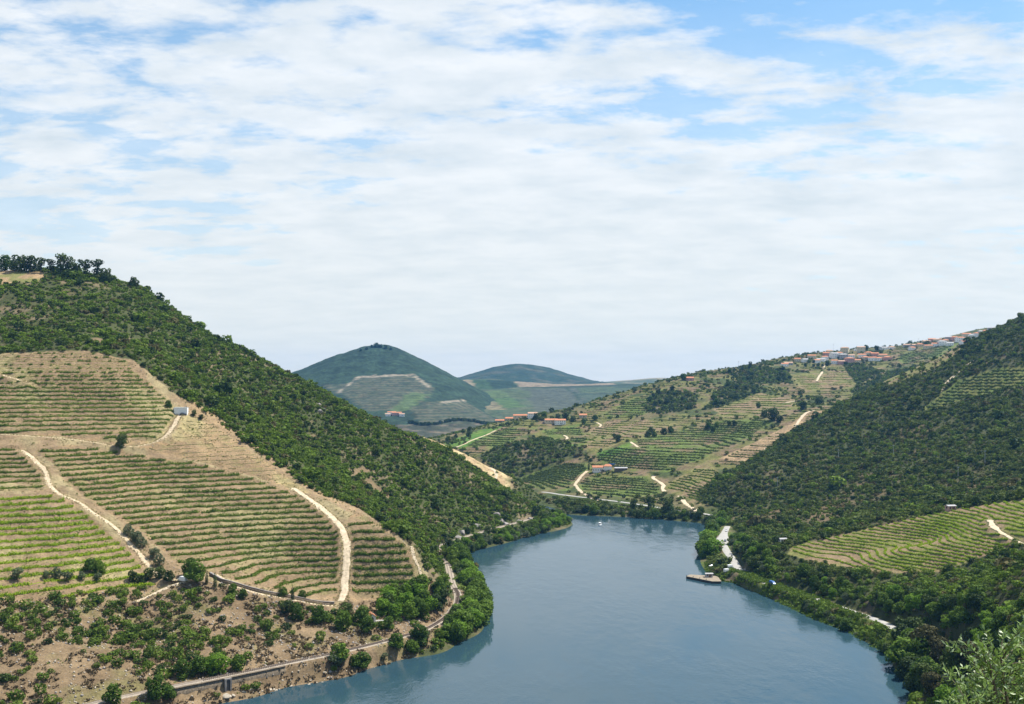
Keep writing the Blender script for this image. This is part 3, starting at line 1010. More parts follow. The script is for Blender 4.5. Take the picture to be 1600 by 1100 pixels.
ZS["rhigh"] = h.zone([R_HIGH]) & (h.Y > 900)
paint(h, ZS["rhigh"], lerp(GRASSY, GRASS, smooth(n1, -0.3, 0.4)))
h.terrace(ZS["rhigh"], 3.2, 0.5)
ZS["rcrest"] = h.zone([R_CREST]) & (h.Y > 1100)
paint(h, ZS["rcrest"], lerp(GRASSY * 1.1, SOIL * 0.8, smooth(n1, -0.1, 0.4)))

h = MIDDLE
n1, n2 = fbm(h.X, h.Y, 35, 4, 401), fbm(h.X, h.Y, 120, 3, 407)
h.color = lerp(np.array((0.050, 0.066, 0.020)), np.array((0.115, 0.098, 0.046)), smooth(n1 * 0.8 + n2 * 0.9, -0.2, 0.5))
for i, (nm, (poly, step, lush)) in enumerate(MV.items()):
    m = h.zone([poly]) & (h.Y < 2300) & ~on_track(h)
    ZS[nm] = m
    c = lerp(GRASS * 1.0, SOIL * 0.62, smooth(n1, -0.2, 0.6)) if lush == "lush" else lerp(GRASSY, SOIL * 0.78, smooth(n1, -0.4, 0.4))
    if "brown spur" in nm:
        c = lerp(SOIL * 0.8, DRY, smooth(n1, -0.4, 0.4))
    paint(h, m, c)
    h.terrace(m, step, 0.5)
rest = (h.Zb > 14) & (h.Y < 2250) & ~on_track(h) & (h.px > 670) & (h.px < 1600)
for nm in MV:
    rest &= ~ZS[nm]
rest &= ~h.zone(M_SCRUB) & ~h.zone(M_GREEN)
ZS["between"] = rest & (fbm(h.X, h.Y, 110, 3, 431) > -0.22)
paint(h, ZS["between"], lerp(GRASSY * 0.85, SOIL * 0.62, smooth(n1, -0.2, 0.5)))
h.terrace(ZS["between"], 2.6, 0.5)
paint(h, h.zone(M_GREEN), lerp(np.array((0.065, 0.13, 0.022)), np.array((0.10, 0.15, 0.03)), smooth(n1, -0.4, 0.4)))
ZS["mscrub"] = h.zone(M_SCRUB)
bs = h.zone([[(1120, 718), (1180, 692), (1235, 664), (1262, 642), (1335, 640), (1300, 668), (1225, 700), (1190, 722)]])
paint(h, bs & ~ZS['on the bare brown spur'], lerp(SOIL * 0.7, DRY * 0.9, smooth(n1, -0.4, 0.4)))
paint(h, ZS["mscrub"], lerp(UNDER, LITTER * 0.8, smooth(n1, 0.0, 0.6)))

h = SPUR
n1 = fbm(h.X, h.Y, 20, 4, 501)
h.color = lerp(DRY * 1.1, np.array((0.40, 0.32, 0.17)), smooth(n1, -0.3, 0.4))
h.color = lerp(h.color, UNDER, smooth(h.px + 25 * fbm(h.X, h.Y, 14, 3, 503), 788, 806))

# far hills: fields too distant to tell their rows apart
h = PEAK
n1, n2 = fbm(h.X, h.Y, 60, 4, 601), fbm(h.X, h.Y, 26, 3, 603)
WOOD = np.array((0.024, 0.042, 0.024))
h.color = lerp(WOOD * 0.75, WOOD * 1.4, smooth(n1 * 0.6 + n2 * 0.6, -0.5, 0.6))
P_FIELD = [[(528, 612), (560, 590), (645, 586), (672, 600), (680, 612), (660, 628), (640, 640), (575, 642)], [(640, 640), (665, 628), (725, 626), (775, 655), (770, 664), (660, 662)], [(500, 600), (545, 600), (525, 615)]]
m = h.zone(P_FIELD)
rows = 0.5 + 0.5 * np.sin(h.Zb / 6.5 * 2 * math.pi)
paint(h, m, lerp(np.array((0.040, 0.054, 0.032)), np.array((0.100, 0.094, 0.062)), smooth(rows * 0.7 + n2 * 0.5, 0.1, 0.9)))
m = h.zone([[(640, 612), (672, 616), (640, 640), (600, 650), (620, 632)]])
paint(h, m, lerp(np.array((0.055, 0.085, 0.035)), np.array((0.08, 0.11, 0.045)), rows))
m = h.zone([[(615, 664), (780, 660), (800, 690), (600, 700)]])
paint(h, m, lerp(np.array((0.045, 0.05, 0.03)), np.array((0.13, 0.105, 0.075)), smooth(n1 + n2 * 0.6, 0.0, 0.6)))
edgeline = h.zone([[(526, 613), (558, 590), (561, 589), (530, 614)], [(558, 588), (646, 584), (646, 587), (558, 591)], [(646, 584), (675, 606), (673, 608), (644, 587)], [(690, 627), (728, 624), (728, 627), (690, 630)]])
paint(h, edgeline, np.array((0.22, 0.19, 0.14)))

h = PLATEAU
n1, n2 = fbm(h.X, h.Y, 70, 4, 621), fbm(h.X, h.Y, 22, 3, 623)
rows = 0.5 + 0.5 * np.sin((h.Zb * 1.0 + h.X * 0.06) / 5.5 * 2 * math.pi)
h.color = lerp(np.array((0.045, 0.07, 0.035)), np.array((0.08, 0.09, 0.05)), smooth(n1, -0.5, 0.5))
FIELDS = [([(715, 596), (735, 592), (745, 603), (720, 606)], (0.30, 0.25, 0.16)), ([(735, 593), (760, 593), (772, 608), (748, 608)], (0.05, 0.095, 0.04)), ([(760, 593), (800, 595), (812, 605), (772, 608)], (0.028, 0.055, 0.03)),
          ([(804, 596), (960, 598), (960, 603), (815, 606)], (0.30, 0.24, 0.16)), ([(740, 612), (785, 610), (798, 620), (765, 622)], (0.11, 0.16, 0.06)), ([(765, 622), (800, 621), (820, 636), (790, 638)], (0.09, 0.15, 0.05)),
          ([(738, 618), (765, 622), (790, 640), (760, 640)], (0.24, 0.21, 0.12)), ([(815, 608), (900, 606), (935, 642), (840, 646)], (0.10, 0.115, 0.08)), ([(900, 606), (965, 605), (965, 614), (905, 613)], (0.085, 0.12, 0.06)), ([(960, 600), (1060, 598), (1060, 606), (960, 606)], (0.06, 0.09, 0.05)),
          ([(900, 614), (1000, 616), (960, 645), (935, 642)], (0.085, 0.115, 0.07)), ([(785, 610), (830, 610), (832, 622), (800, 620)], (0.09, 0.12, 0.055))]
for poly, c in FIELDS:
    m = h.zone([poly])
    paint(h, m, lerp(np.array(c) * 0.5, np.array(c) * 0.85, smooth(rows * 0.5 + n2 * 0.5, 0, 0.8)))
hedge = h.zone([[(815, 605), (900, 603), (1000, 600), (1000, 602), (900, 606), (815, 607)], [(884, 606), (890, 606), (928, 640), (922, 641)], [(900, 615), (965, 614), (965, 616), (900, 617)]])
paint(h, hedge, np.array((0.03, 0.045, 0.025)))

h = BLUE
n1 = fbm(h.X, h.Y, 90, 4, 641)
h.color = lerp(np.array((0.026, 0.045, 0.026)), np.array((0.075, 0.075, 0.045)), smooth(n1, -0.1, 0.7))
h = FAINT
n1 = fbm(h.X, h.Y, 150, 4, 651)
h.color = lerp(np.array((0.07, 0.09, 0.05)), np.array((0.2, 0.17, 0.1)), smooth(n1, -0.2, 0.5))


def build_hill(h, mat, keep_below=-5.0, margin=260):
    """faces that stay deep under water or far outside the view are left out"""
    J, I = h.X.shape
    idx = np.arange(J * I).reshape(J, I)
    q = np.stack([idx[:-1, :-1], idx[:-1, 1:], idx[1:, 1:], idx[1:, :-1]], -1).reshape(-1, 4)
    zmax = np.max(h.Z.ravel()[q], 1)
    ok = zmax > keep_below
    Y, px = h.Y.ravel()[q], h.px.ravel()[q]
    ok &= (np.max(Y, 1) < 250) | ((np.max(px, 1) > -margin) & (np.min(px, 1) < 1600 + margin))
    q = q[ok]
    used = np.zeros(J * I, bool)
    used[q.ravel()] = True
    remap = np.cumsum(used) - 1
    V = np.stack([h.X.ravel(), h.Y.ravel(), h.Z.ravel()], 1)[used]
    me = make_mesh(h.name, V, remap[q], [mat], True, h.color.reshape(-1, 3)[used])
    o = link(h.name, me)
    return tag(o, kind="structure")


# small unevenness on the finished ground, terraces included
for h, a, s in ((LEFT, 0.35, 5.0), (RIGHT, 0.35, 5.0), (MIDDLE, 0.5, 11.0)):
    h.Z = h.Z + a * fbm(h.X, h.Y, s, 2, 77) * np.clip(h.Zb / 4, 0, 1)

for h in (LEFT, RIGHT, MIDDLE, SPUR):
    apply_beds(h)
# the ground drops away below the railway where the retaining wall stands
bd = LINES[LEFT][0][0]
m = LEFT.zone([[(255, 1078), (450, 1034), (470, 1085), (255, 1130)]]) & (LEFT.Y < np.interp(LEFT.X, RAIL[:, 0], RAIL[:, 1])) & (LEFT.Zb < 8.6)
low = 2.8 + 0.3 * fbm(LEFT.X, LEFT.Y, 6, 2, 3)
k = smooth(bd, 2.7, 4.6)
LEFT.Z[m] = np.minimum(LEFT.Z, LEFT.Z * (1 - k) + low * k)[m]

LABEL_HILL = {"left_hillside": "left hillside of vine terraces and green scrub falling to the river", "right_hillside": "right hillside of dark scrub with a small vineyard above the river",
              "village_hillside": "broad hill of vineyards below the village across the river bend", "dry_spur": "dry tan spur behind the tail of the left ridge", "peaked_hill": "distant peaked hill with wooded top and pale terraced field",
              "vineyard_plateau": "distant plateau of patchwork fields right of the peaked hill", "wooded_ridge": "far blue rounded ridge behind the plateau", "faint_far_ridge": "faintest pale ridge on the horizon"}
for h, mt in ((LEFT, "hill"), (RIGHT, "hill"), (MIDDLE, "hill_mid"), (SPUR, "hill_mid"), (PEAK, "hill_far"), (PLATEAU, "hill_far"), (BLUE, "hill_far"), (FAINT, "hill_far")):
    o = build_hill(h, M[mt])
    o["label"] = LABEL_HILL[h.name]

# ---- ground sheet to the horizon and the river
R_ = 7050.0
me = make_mesh("ground", [(-R_, -R_, -11), (R_, -R_, -11), (R_, R_, -11), (-R_, R_, -11)], [(0, 1, 2, 3)], [plain_mat("valley_ground", (0.12, 0.12, 0.06), 0.95, 0.3, 0.01)])
tag(link("ground", me), kind="structure")


def water_mat():
    m, t, out = new_mat("river_water")
    L = t.links.new
    geo = N(t, "ShaderNodeNewGeometry")

    def waves(scale, sx, sy, rot, detail, rough=0.55):
        mp = N(t, "ShaderNodeMapping")
        mp.inputs["Scale"].default_value = (sx, sy, 1)
        mp.inputs["Rotation"].default_value = (0, 0, math.radians(rot))
        L(geo.outputs["Position"], mp.inputs[0])
        return noise_tex(t, scale, detail, rough, mp.outputs[0])
    w1 = waves(1.1, 1.0, 0.45, 25, 4)
    w2 = waves(0.16, 1.0, 0.5, 10, 3)
    gust = waves(0.018, 1.0, 0.45, -35, 4, 0.6)
    gr = N(t, "ShaderNodeMapRange", ins={"From Min": 0.40, "From Max": 0.60, "To Min": 0.12, "To Max": 1.15})
    L(gust, gr.inputs["Value"])
    hgt = math_node(t, "ADD", math_node(t, "MULTIPLY", w1, 0.30), math_node(t, "MULTIPLY", w2, 0.9))
    hgt = math_node(t, "MULTIPLY", hgt, gr.outputs[0])
    bp = N(t, "ShaderNodeBump")
    bp.inputs["Strength"].default_value = 0.38
    bp.inputs["Distance"].default_value = 0.6
    L(hgt, bp.inputs["Height"])
    b = N(t, "ShaderNodeBsdfPrincipled")
    b.inputs["Base Color"].default_value = (0.024, 0.056, 0.074, 1)
    b.inputs["Roughness"].default_value = 0.07
    b.inputs["IOR"].default_value = 1.333
    b.inputs["Specular IOR Level"].default_value = 0.5
    L(bp.outputs[0], b.inputs["Normal"])
    L(b.outputs[0], out.inputs[0])
    return m


M["water"] = water_mat()
me = make_mesh("river", [(-900, -60, 0), (420, -60, 0), (420, 2300, 0), (-900, 2300, 0)], [(0, 1, 2, 3)], [M["water"]])
tag(link("river", me), "calm blue river bending between the hillsides", kind="structure")

# ---- haze: one closed box of thin pale air round everything
hb = MB().box(-7150, 7150, -7150, 7150, -12, 330)
hm, ht, hout = new_mat("haze_air")
pv = N(ht, "ShaderNodeVolumePrincipled")
pv.inputs["Color"].default_value = (0.16, 0.47, 1.0, 1)
pv.inputs["Density"].default_value = HAZE
pv.inputs["Anisotropy"].default_value = 0.45
ht.links.new(pv.outputs[0], hout.inputs["Volume"])
ho = link("haze", hb.mesh("haze", hm))
tag(ho, "thin bluish haze filling the valley", kind="stuff")
ho.display_type = "WIRE"

# ------------------------------------------------------------------ vegetation: shapes
ORD = ["", "first", "second", "third", "fourth", "fifth", "sixth", "seventh", "eighth", "ninth", "tenth", "eleventh", "twelfth", "thirteenth", "fourteenth", "fifteenth", "sixteenth", "seventeenth",
       "eighteenth", "nineteenth", "twentieth"]


def ordinal(n):
    if n <= 20:
        return ORD[n]
    tens = {2: "twenty", 3: "thirty", 4: "forty", 5: "fifty", 6: "sixty"}[n // 10]
    return (tens[:-1] + "ieth") if n % 10 == 0 else tens + "-" + ORD[n % 10]


def quads_at(C, Nrm, size, r, aspect=1.0):
    """one small leaf-clump face per point, facing roughly along Nrm"""
    n = len(C)
    Nn = Nrm / np.maximum(np.linalg.norm(Nrm, axis=1, keepdims=True), 1e-6)
    a = np.cross(Nn, r.normal(size=(n, 3)))
    a /= np.maximum(np.linalg.norm(a, axis=1, keepdims=True), 1e-6)
    b = np.cross(Nn, a)
    s = (np.asarray(size) * r.uniform(0.65, 1.35, n))[:, None]
    k = aspect
    bend = Nn * s * 0.22
    V = np.stack([C - a * s - b * s * k * 0.5 - bend, C + a * s * 0.5 - b * s * k, C + a * s + b * s * k * 0.5 - bend, C - a * s * 0.5 + b * s * k], 1).reshape(-1, 3)
    Fq = np.arange(n * 4).reshape(n, 4)
    return V, Fq


def lobes_cloud(lobes, per_area, size, r, inner=0.12):
    """leaf clumps over the skins of several lobes (cx, cy, cz, rx, ry, rz); those deep inside other lobes are dropped"""
    Cs, Ns = [], []
    L_ = np.array(lobes, float)
    for l in L_:
        c, ra = l[:3], l[3:]
        n = int(per_area * (ra[0] * ra[1] + ra[1] * ra[2] + ra[0] * ra[2]) * 4.2)
        d = r.normal(size=(n, 3))
        d /= np.linalg.norm(d, axis=1, keepdims=True)
        rad = 1 - np.abs(r.normal(0, inner, n)) + r.uniform(-0.03, 0.10, n)
        Cs.append(c + d * ra * rad[:, None])
        Ns.append(d / ra * ra.mean() + r.normal(0, 0.55, (n, 3)))
    C, Nn = np.concatenate(Cs), np.concatenate(Ns)
    keep = np.ones(len(C), bool)
    for l in L_:
        q = (((C - l[:3]) / l[3:]) ** 2).sum(1)
        keep &= q > 0.42
    return quads_at(C[keep], Nn[keep], size, r)


def shrub_mesh(name, mat, seed, size=0.30, per=7.0, tall=1.0):
    """low multi-lobed bush about 2 m across"""
    r = np.random.default_rng(seed)
    lobes = [(0, 0, 0.55 * tall, 0.75, 0.75, 0.6 * tall)]
    for i in range(r.integers(4, 8)):
        a = r.uniform(0, 6.28)
        q = r.uniform(0.35, 0.8)
        lobes.append((math.cos(a) * q, math.sin(a) * q, r.uniform(0.25, 0.85) * tall, *(r.uniform(0.32, 0.58, 3))))
    V, Fq = lobes_cloud(lobes, per, size * 0.5, r)
    V[:, 2] = np.maximum(V[:, 2], -0.25)
    return make_mesh(name, V, Fq, [mat])


def crown_mesh(name, mat, seed, h=9.0, w=7.0, base=0.22, size=0.55, per=1.6, nl=14, top_heavy=0.0, squash=1.0):
    r = np.random.default_rng(seed)
    lobes = []
    for i in range(nl):
        t = r.uniform(0, 1) ** (0.8)
        zc = h * (base + (1 - base) * (0.10 + 0.76 * t))
        prof = math.sin(math.pi * (0.22 + 0.66 * t)) ** 0.8 if not top_heavy else (0.45 + 0.55 * t)
        a = i * 2.4 + r.uniform(-0.5, 0.5)
        q = w * 0.5 * prof * r.uniform(0.25, 0.78)
        s = w * r.uniform(0.16, 0.26)
        lobes.append((math.cos(a) * q, math.sin(a) * q, zc, s * r.uniform(0.9, 1.25), s * r.uniform(0.9, 1.25), s * r.uniform(0.75, 1.0) * squash))
    V, Fq = lobes_cloud(lobes, per, size * 0.5, r)
    return make_mesh(name, V, Fq, [mat])


def trunk_mesh(name, seed, h=9.0, w=7.0, rad=0.28, limbs=5, base=0.22):
    r = random.Random(seed)
    mb = MB()
    lean = (r.uniform(-0.4, 0.4), r.uniform(-0.4, 0.4))
    mb.tube([(0, 0, -1.2), (lean[0] * 0.3, lean[1] * 0.3, h * base), (lean[0], lean[1], h * 0.62), (lean[0] * 1.3, lean[1] * 1.3, h * 0.85)], [rad * 1.25, rad, rad * 0.5, rad * 0.15], 6)
    for i in range(limbs):
        a = i * 2.4 + r.uniform(-0.4, 0.4)
        z0 = h * (base + r.uniform(0.0, 0.3))
        q = w * r.uniform(0.28, 0.42)
        mb.tube([(lean[0] * 0.5, lean[1] * 0.5, z0), (math.cos(a) * q * 0.5, math.sin(a) * q * 0.5, z0 + h * 0.14), (math.cos(a) * q, math.sin(a) * q, z0 + h * 0.3)], [rad * 0.5, rad * 0.35, rad * 0.1], 5)
    return mb.mesh(name, M["bark"])


TREE_KINDS = {}


def tree_kind(key, crown_kw, trunk_kw, mats, variants=3):
    lst = []
    for i in range(variants):
        for mk in mats:
            s = abs(hash_str(key)) % 1000 + i * 17
            cm = crown_mesh("crown", M[mk], s, **crown_kw)
            tm = trunk_mesh("trunk", s, **trunk_kw)
            lst.append((cm, tm))
    TREE_KINDS[key] = lst


def hash_str(s):
    v = 0
    for c in s:
        v = (v * 131 + ord(c)) & 0xFFFFFF
    return v


tree_kind("broad", dict(h=9.0, w=8.0, base=0.02, size=0.66, per=2.6, nl=24), dict(h=9.0, w=7.5, base=0.2), ["tree", "tree"], 3)
tree_kind("bright", dict(h=8.0, w=8.4, base=0.0, size=0.6, per=2.8, nl=24), dict(h=8.0, w=8.0, base=0.2), ["tree_bright"], 2)
tree_kind("dark", dict(h=9.0, w=8.2, base=0.02, size=0.66, per=2.5, nl=22), dict(h=9.0, w=8.0, base=0.2), ["tree_dark"], 3)
tree_kind("brown", dict(h=9.0, w=8.0, base=0.02, size=0.6, per=2.6, nl=24), dict(h=9.0, w=7.6, base=0.2), ["tree_olive"], 2)
tree_kind("grey", dict(h=6.0, w=5.8, base=0.05, size=0.5, per=3.4, nl=18), dict(h=6.0, w=5.6, base=0.2, rad=0.25), ["tree_grey"], 2)
tree_kind("gum", dict(h=14.0, w=8.5, base=0.12, size=0.8, per=1.6, nl=17, top_heavy=1.0, squash=0.85), dict(h=14.0, w=7.0, base=0.32, rad=0.3, limbs=7), ["tree_dark"], 4)
tree_kind("poplar", dict(h=15.0, w=6.4, base=0.02, size=0.75, per=1.8, nl=26), dict(h=15.0, w=4.0, base=0.1, rad=0.3), ["tree_dark"], 2)


def cypress_mesh(seed):
    r = np.random.default_rng(seed)
    lobes = [(r.uniform(-0.08, 0.08), r.uniform(-0.08, 0.08), 0.5 + 8.4 * t, *(np.array([1, 1, 1.25]) * (1.0 * math.sin(math.pi * (0.28 + 0.68 * t)) ** 0.9 + 0.08))) for t in np.linspace(0, 1, 10)]
    V, Fq = lobes_cloud(lobes, 5.0, 0.2, r)
    return make_mesh("crown", V, Fq, [M["tree_dark"]])


TREE_KINDS["cypress"] = [(cypress_mesh(3), MB().tube([(0, 0, -0.8), (0, 0, 1.0), (0, 0, 7.5)], [0.2, 0.16, 0.04], 6).mesh("trunk", M["bark"]))]
TREE_COUNT = {}


PLANTED = []


def tree(kind, x, y, z, height, label, group=None, name="tree", wide=1.0):
    PLANTED.append((kind, x, y, z, height, label, group, name, wide))


def plant(kind, x, y, z, height, label, group, name, wide):
    cm, tm = TREE_KINDS[kind][TREE_COUNT.get(kind, 0) % len(TREE_KINDS[kind])]
    TREE_COUNT[kind] = TREE_COUNT.get(kind, 0) + 1
    base_h = {"broad": 9, "bright": 8, "dark": 9, "brown": 9, "grey": 6, "gum": 14, "poplar": 15, "cypress": 9.6}[kind]
    t = thing(name, label, "tree", (x, y, z - 0.15), random.uniform(0, 6.28), group)
    s = height / base_h
    t.scale = (s * wide * random.uniform(0.92, 1.08), s * wide * random.uniform(0.92, 1.08), s)
    link("crown", cm, t)
    link("trunk", tm, t)
    return t


HILLS = (LEFT, RIGHT, MIDDLE, SPUR)


def visible(x, y, z, up=0.0):
    x, y, z = np.asarray(x, float), np.asarray(y, float), np.asarray(z, float) + up
    ok = np.ones(x.shape, bool)
    for t in np.concatenate([np.linspace(0.12, 0.90, 50), np.linspace(0.91, 0.992, 22)]):
        qx, qy, qz = x * t, y * t, CAM_H + (z - CAM_H) * t
        for h in HILLS:
            m = (qx > h.xs[0]) & (qx < h.xs[-1]) & (qy > h.ys[0]) & (qy < h.ys[-1])
            if m.any():
                ok &= ~(m & (h.z(qx, qy) > qz + 0.6))
    return ok


def scatter(h, cell, x0, x1, y0, y1, seed):
    r = np.random.default_rng(seed)
    gx, gy = np.meshgrid(np.arange(x0, x1, cell), np.arange(y0, y1, cell))
    x = (gx + r.uniform(0, cell, gx.shape)).ravel()
    y = (gy + r.uniform(0, cell, gx.shape)).ravel()
    zb = h.zb(x, y)
    px, py = proj(x, y, zb)
    k = (zb > 1.0) & (px > -90) & (px < 1690) & (y > 60)
    return x[k], y[k], zb[k], px[k], py[k], r


# ------------------------------------------------------------------ vine rows along the terraces


def contours(h, mask, level):
    jj, ii = np.where(mask)
    if len(jj) == 0:
        return []
    j0, j1, i0, i1 = jj.min(), jj.max() + 1, ii.min(), ii.max() + 1
    Z = h.Zb[j0:j1 + 1, i0:i1 + 1] - level
    mk = mask[j0:j1 + 1, i0:i1 + 1]
    W = Z.shape[1]
    P = Z > 0
    a, b, c, d = P[:-1, :-1], P[:-1, 1:], P[1:, 1:], P[1:, :-1]
    cell = (a != b) | (b != c) | (c != d)
    cell &= mk[:-1, :-1] & mk[1:, 1:] & mk[:-1, 1:] & mk[1:, :-1]
    adj = {}
    pos = {}

    def edge(j, i, vert):
        key = (j * W + i) * 2 + vert
        if key not in pos:
            z0 = Z[j, i]
            z1 = Z[j + 1, i] if vert else Z[j, i + 1]
            t = z0 / (z0 - z1)
            xs, ys = h.xs[i0:], h.ys[j0:]
            pos[key] = (xs[i], ys[j] + t * (ys[j + 1] - ys[j])) if vert else (xs[i] + t * (xs[i + 1] - xs[i]), ys[j])
        return key
    for j, i in zip(*np.where(cell)):
        es = []
        if P[j, i] != P[j, i + 1]:
            es.append(edge(j, i, 0))
        if P[j, i + 1] != P[j + 1, i + 1]:
            es.append(edge(j, i + 1, 1))
        if P[j + 1, i] != P[j + 1, i + 1]:
            es.append(edge(j + 1, i, 0))
        if P[j, i] != P[j + 1, i]:
            es.append(edge(j, i, 1))
        for k in range(0, len(es) - 1, 2):
            adj.setdefault(es[k], []).append(es[k + 1])
            adj.setdefault(es[k + 1], []).append(es[k])
    lines = []
    seen = set()
    for start in sorted(adj, key=lambda e: len(adj[e])):
        if start in seen:
            continue
        line, cur = [start], start
        seen.add(start)
        while True:
            nx = [e for e in adj[cur] if e not in seen]
            if not nx:
                break
            cur = nx[0]
            seen.add(cur)
            line.append(cur)
        if len(line) > 3:
            lines.append(np.array([pos[e] for e in line]))
    return lines


def resample(line, step):
    seg = np.linalg.norm(np.diff(line, axis=0), axis=1)
    s = np.concatenate([[0], np.cumsum(seg)])
    if s[-1] < step * 4:
        return None
    q = np.arange(0, s[-1], step)
    out = np.stack([np.interp(q, s, line[:, 0]), np.interp(q, s, line[:, 1])], 1)
    k = 9
    if len(out) > 2 * k:
        pad = np.pad(out, ((k // 2, k // 2), (0, 0)), mode="edge")
        out = np.stack([np.convolve(pad[:, i], np.ones(k) / k, "valid") for i in (0, 1)], 1)
    return out


VINE_ROWS = 0


def vine_rows(h, mask, step, mat, look, where, group, pitch=0.6, per=5, ht=1.5, width=0.55, leaf=0.42, f=0.10, gap=0.55, gap_size=14, seed=0, min_len=14, thin=None, mass=None):
    """one row per terrace, planted along its outer edge; where vines are missing only low leaves stay"""
    global VINE_ROWS
    r = np.random.default_rng(seed + 900)
    zz = h.Zb[mask]
    if len(zz) == 0:
        return
    n = 0
    MV_, MF_, mo = [], [], 0
    for k in range(int(math.floor(zz.min() / step)), int(math.ceil(zz.max() / step)) + 1):
        found = []
        for line in contours(h, mask, step * (k + f)):
            p = resample(line, pitch)
            if p is None or len(p) * pitch < min_len:
                continue
            z = h.z(p[:, 0], p[:, 1])
            px, py = proj(p[:, 0], p[:, 1], z)
            m = (px > -120) & (px < 1720)
            if m.sum() * pitch < min_len or not visible(p[:, 0], p[:, 1], z, 1.5).any():
                continue
            found.append((px[m].mean(), p[m], z[m], px[m], py[m]))
        if not found:
            continue
        n += 1
        found.sort(key=lambda q: q[0])
        for w, (_, p, z, px, py) in enumerate(found):
            p = p + 0.45 * np.stack([fbm(p[:, 0], p[:, 1], 9, 2, 31), fbm(p[:, 0], p[:, 1], 9, 2, 32)], 1)
            full = fbm(p[:, 0], p[:, 1], gap_size, 2, 910 + seed + 7 * k) < gap
            if thin is not None:
                full &= fbm(p[:, 0], p[:, 1], 4.0, 1, 17) * 0.5 + 0.5 < thin(px, py)
            cnt = np.where(full, per, 1)
            q, zq = np.repeat(p, cnt, 0), np.repeat(z, cnt)
            m = len(q)
            hv = np.repeat(np.where(full, ht, 0.35 * ht) * np.clip(0.85 + 0.55 * fbm(p[:, 0], p[:, 1], 4.0, 2, 77), 0.35, 1.5), cnt)
            sz = np.repeat(np.where(full, leaf, leaf * 0.55), cnt)
            x, y = q[:, 0] + r.normal(0, width * 0.55, m), q[:, 1] + r.normal(0, width * 0.55, m)
            C = np.stack([x, y, np.minimum(h.z(x, y), zq + 0.3) * 0.5 + zq * 0.5 + r.uniform(0.10, 1.0, m) * hv], 1)
            V, Fq = quads_at(C, np.stack([r.normal(0, 0.7, m), r.normal(0, 0.7, m), 0.45 + r.normal(0, 0.4, m)], 1), sz * 0.5, r)
            # the leafy wall itself, unbroken from end to end
            nb = len(p)
            dv = np.gradient(p, axis=0)
            dv /= np.maximum(np.linalg.norm(dv, axis=1, keepdims=True), 1e-6)
            nv = np.stack([-dv[:, 1], dv[:, 0]], 1)
            hb = np.where(full, 0.58 * ht, 0.16 * ht) * np.clip(0.85 + 0.55 * fbm(p[:, 0], p[:, 1], 4.0, 2, 77), 0.35, 1.5) * (0.7 + 0.6 * r.random(nb))
            wb = (np.where(full, 0.5, 0.2) * width * (0.6 + 0.8 * r.random(nb)))[:, None]
            z0 = h.z(p[:, 0], p[:, 1])
            S = np.stack([np.column_stack([p - nv * wb, z0 - 0.1]), np.column_stack([p - nv * wb * 0.7, z0 + hb * 0.8]), np.column_stack([p, z0 + hb]), np.column_stack([p + nv * wb * 0.7, z0 + hb * 0.8]), np.column_stack([p + nv * wb, z0 - 0.1])], 1)
            ix = np.arange(nb * 5).reshape(nb, 5)
            sf = np.stack([ix[:-1, :-1], ix[1:, :-1], ix[1:, 1:], ix[:-1, 1:]], -1).reshape(-1, 4)
            Fq = np.concatenate([Fq, sf + len(V)])
            V = np.concatenate([V, S.reshape(-1, 3)])
            if mass:
                MV_.append(V)
                MF_.append(Fq + mo)
                mo += len(V)
                continue
            VINE_ROWS += 1
            o = link("vine_row", make_mesh("vine_row", V, Fq, [mat]))
            part = "" if len(found) == 1 else (", left stretch" if w == 0 else ", right stretch" if w == len(found) - 1 else ", stretch %s from left" % ordinal(w + 1))
            tag(o, f"{look} vine row {where}, {ordinal(n)} from bottom{part}", "vine row", group)
    if mass and MV_:
        tag(link("distant_vine_rows", make_mesh("distant_vine_rows", np.concatenate(MV_), np.concatenate(MF_), [mat])), mass, kind="stuff")


def thin_up(px, py):
    return np.clip(0.35 + 0.65 * (py - 575) / 40.0, 0.3, 1) * np.clip(1.25 - 0.9 * (px - 190) / 90 * (py < 640), 0.25, 1)


VL, VR, VM = "vine rows on the left hill", "vine rows on the right hill", "vine rows on the village hill"
vine_rows(LEFT, ZS["up"], 2.5, M["vine"], "thin dark green", "on upper left terraces", VL, per=10, ht=1.5, width=0.95, gap=0.75, seed=1, thin=thin_up)
vine_rows(LEFT, ZS["dry"], 2.3, M["vine_dry"], "sparse dry", "under the white shed", VL, per=3, ht=0.6, width=0.4, leaf=0.34, gap=0.25, seed=2, pitch=0.8)
vine_rows(LEFT, ZS["main"], 2.4, M["vine"], "dark green", "on the wide middle terraces", VL, per=14, ht=1.6, width=1.05, leaf=0.46, gap=0.9, seed=3)
vine_rows(LEFT, ZS["side"], 2.2, M["vine"], "short green", "on terraces at the left edge", VL, per=12, ht=1.5, width=0.9, gap=0.8, seed=4)
vine_rows(LEFT, ZS["low"], 2.5, M["vine_bright"], "bright yellow-green", "on lower left terraces", VL, per=17, ht=1.6, width=1.1, leaf=0.46, gap=0.7, gap_size=26, seed=5)
vine_rows(LEFT, ZS["end"], 3.3, M["vine"], "curving green", "right of the steep track", VL, per=17, ht=2.0, width=1.15, leaf=0.48, gap=0.9, seed=6)
vine_rows(RIGHT, ZS["rvine"], 1.4, M["vine_bright"], "bright green", "in the right bank vineyard", VR, per=9, ht=1.15, width=0.65, leaf=0.4, gap=0.9, seed=7)
vine_rows(RIGHT, ZS["rhigh"], 3.2, M["vine_mid"], "dull green", "high on the right hill", VR, per=5, ht=1.8, width=1.0, leaf=0.8, pitch=1.4, gap=0.6, seed=8)
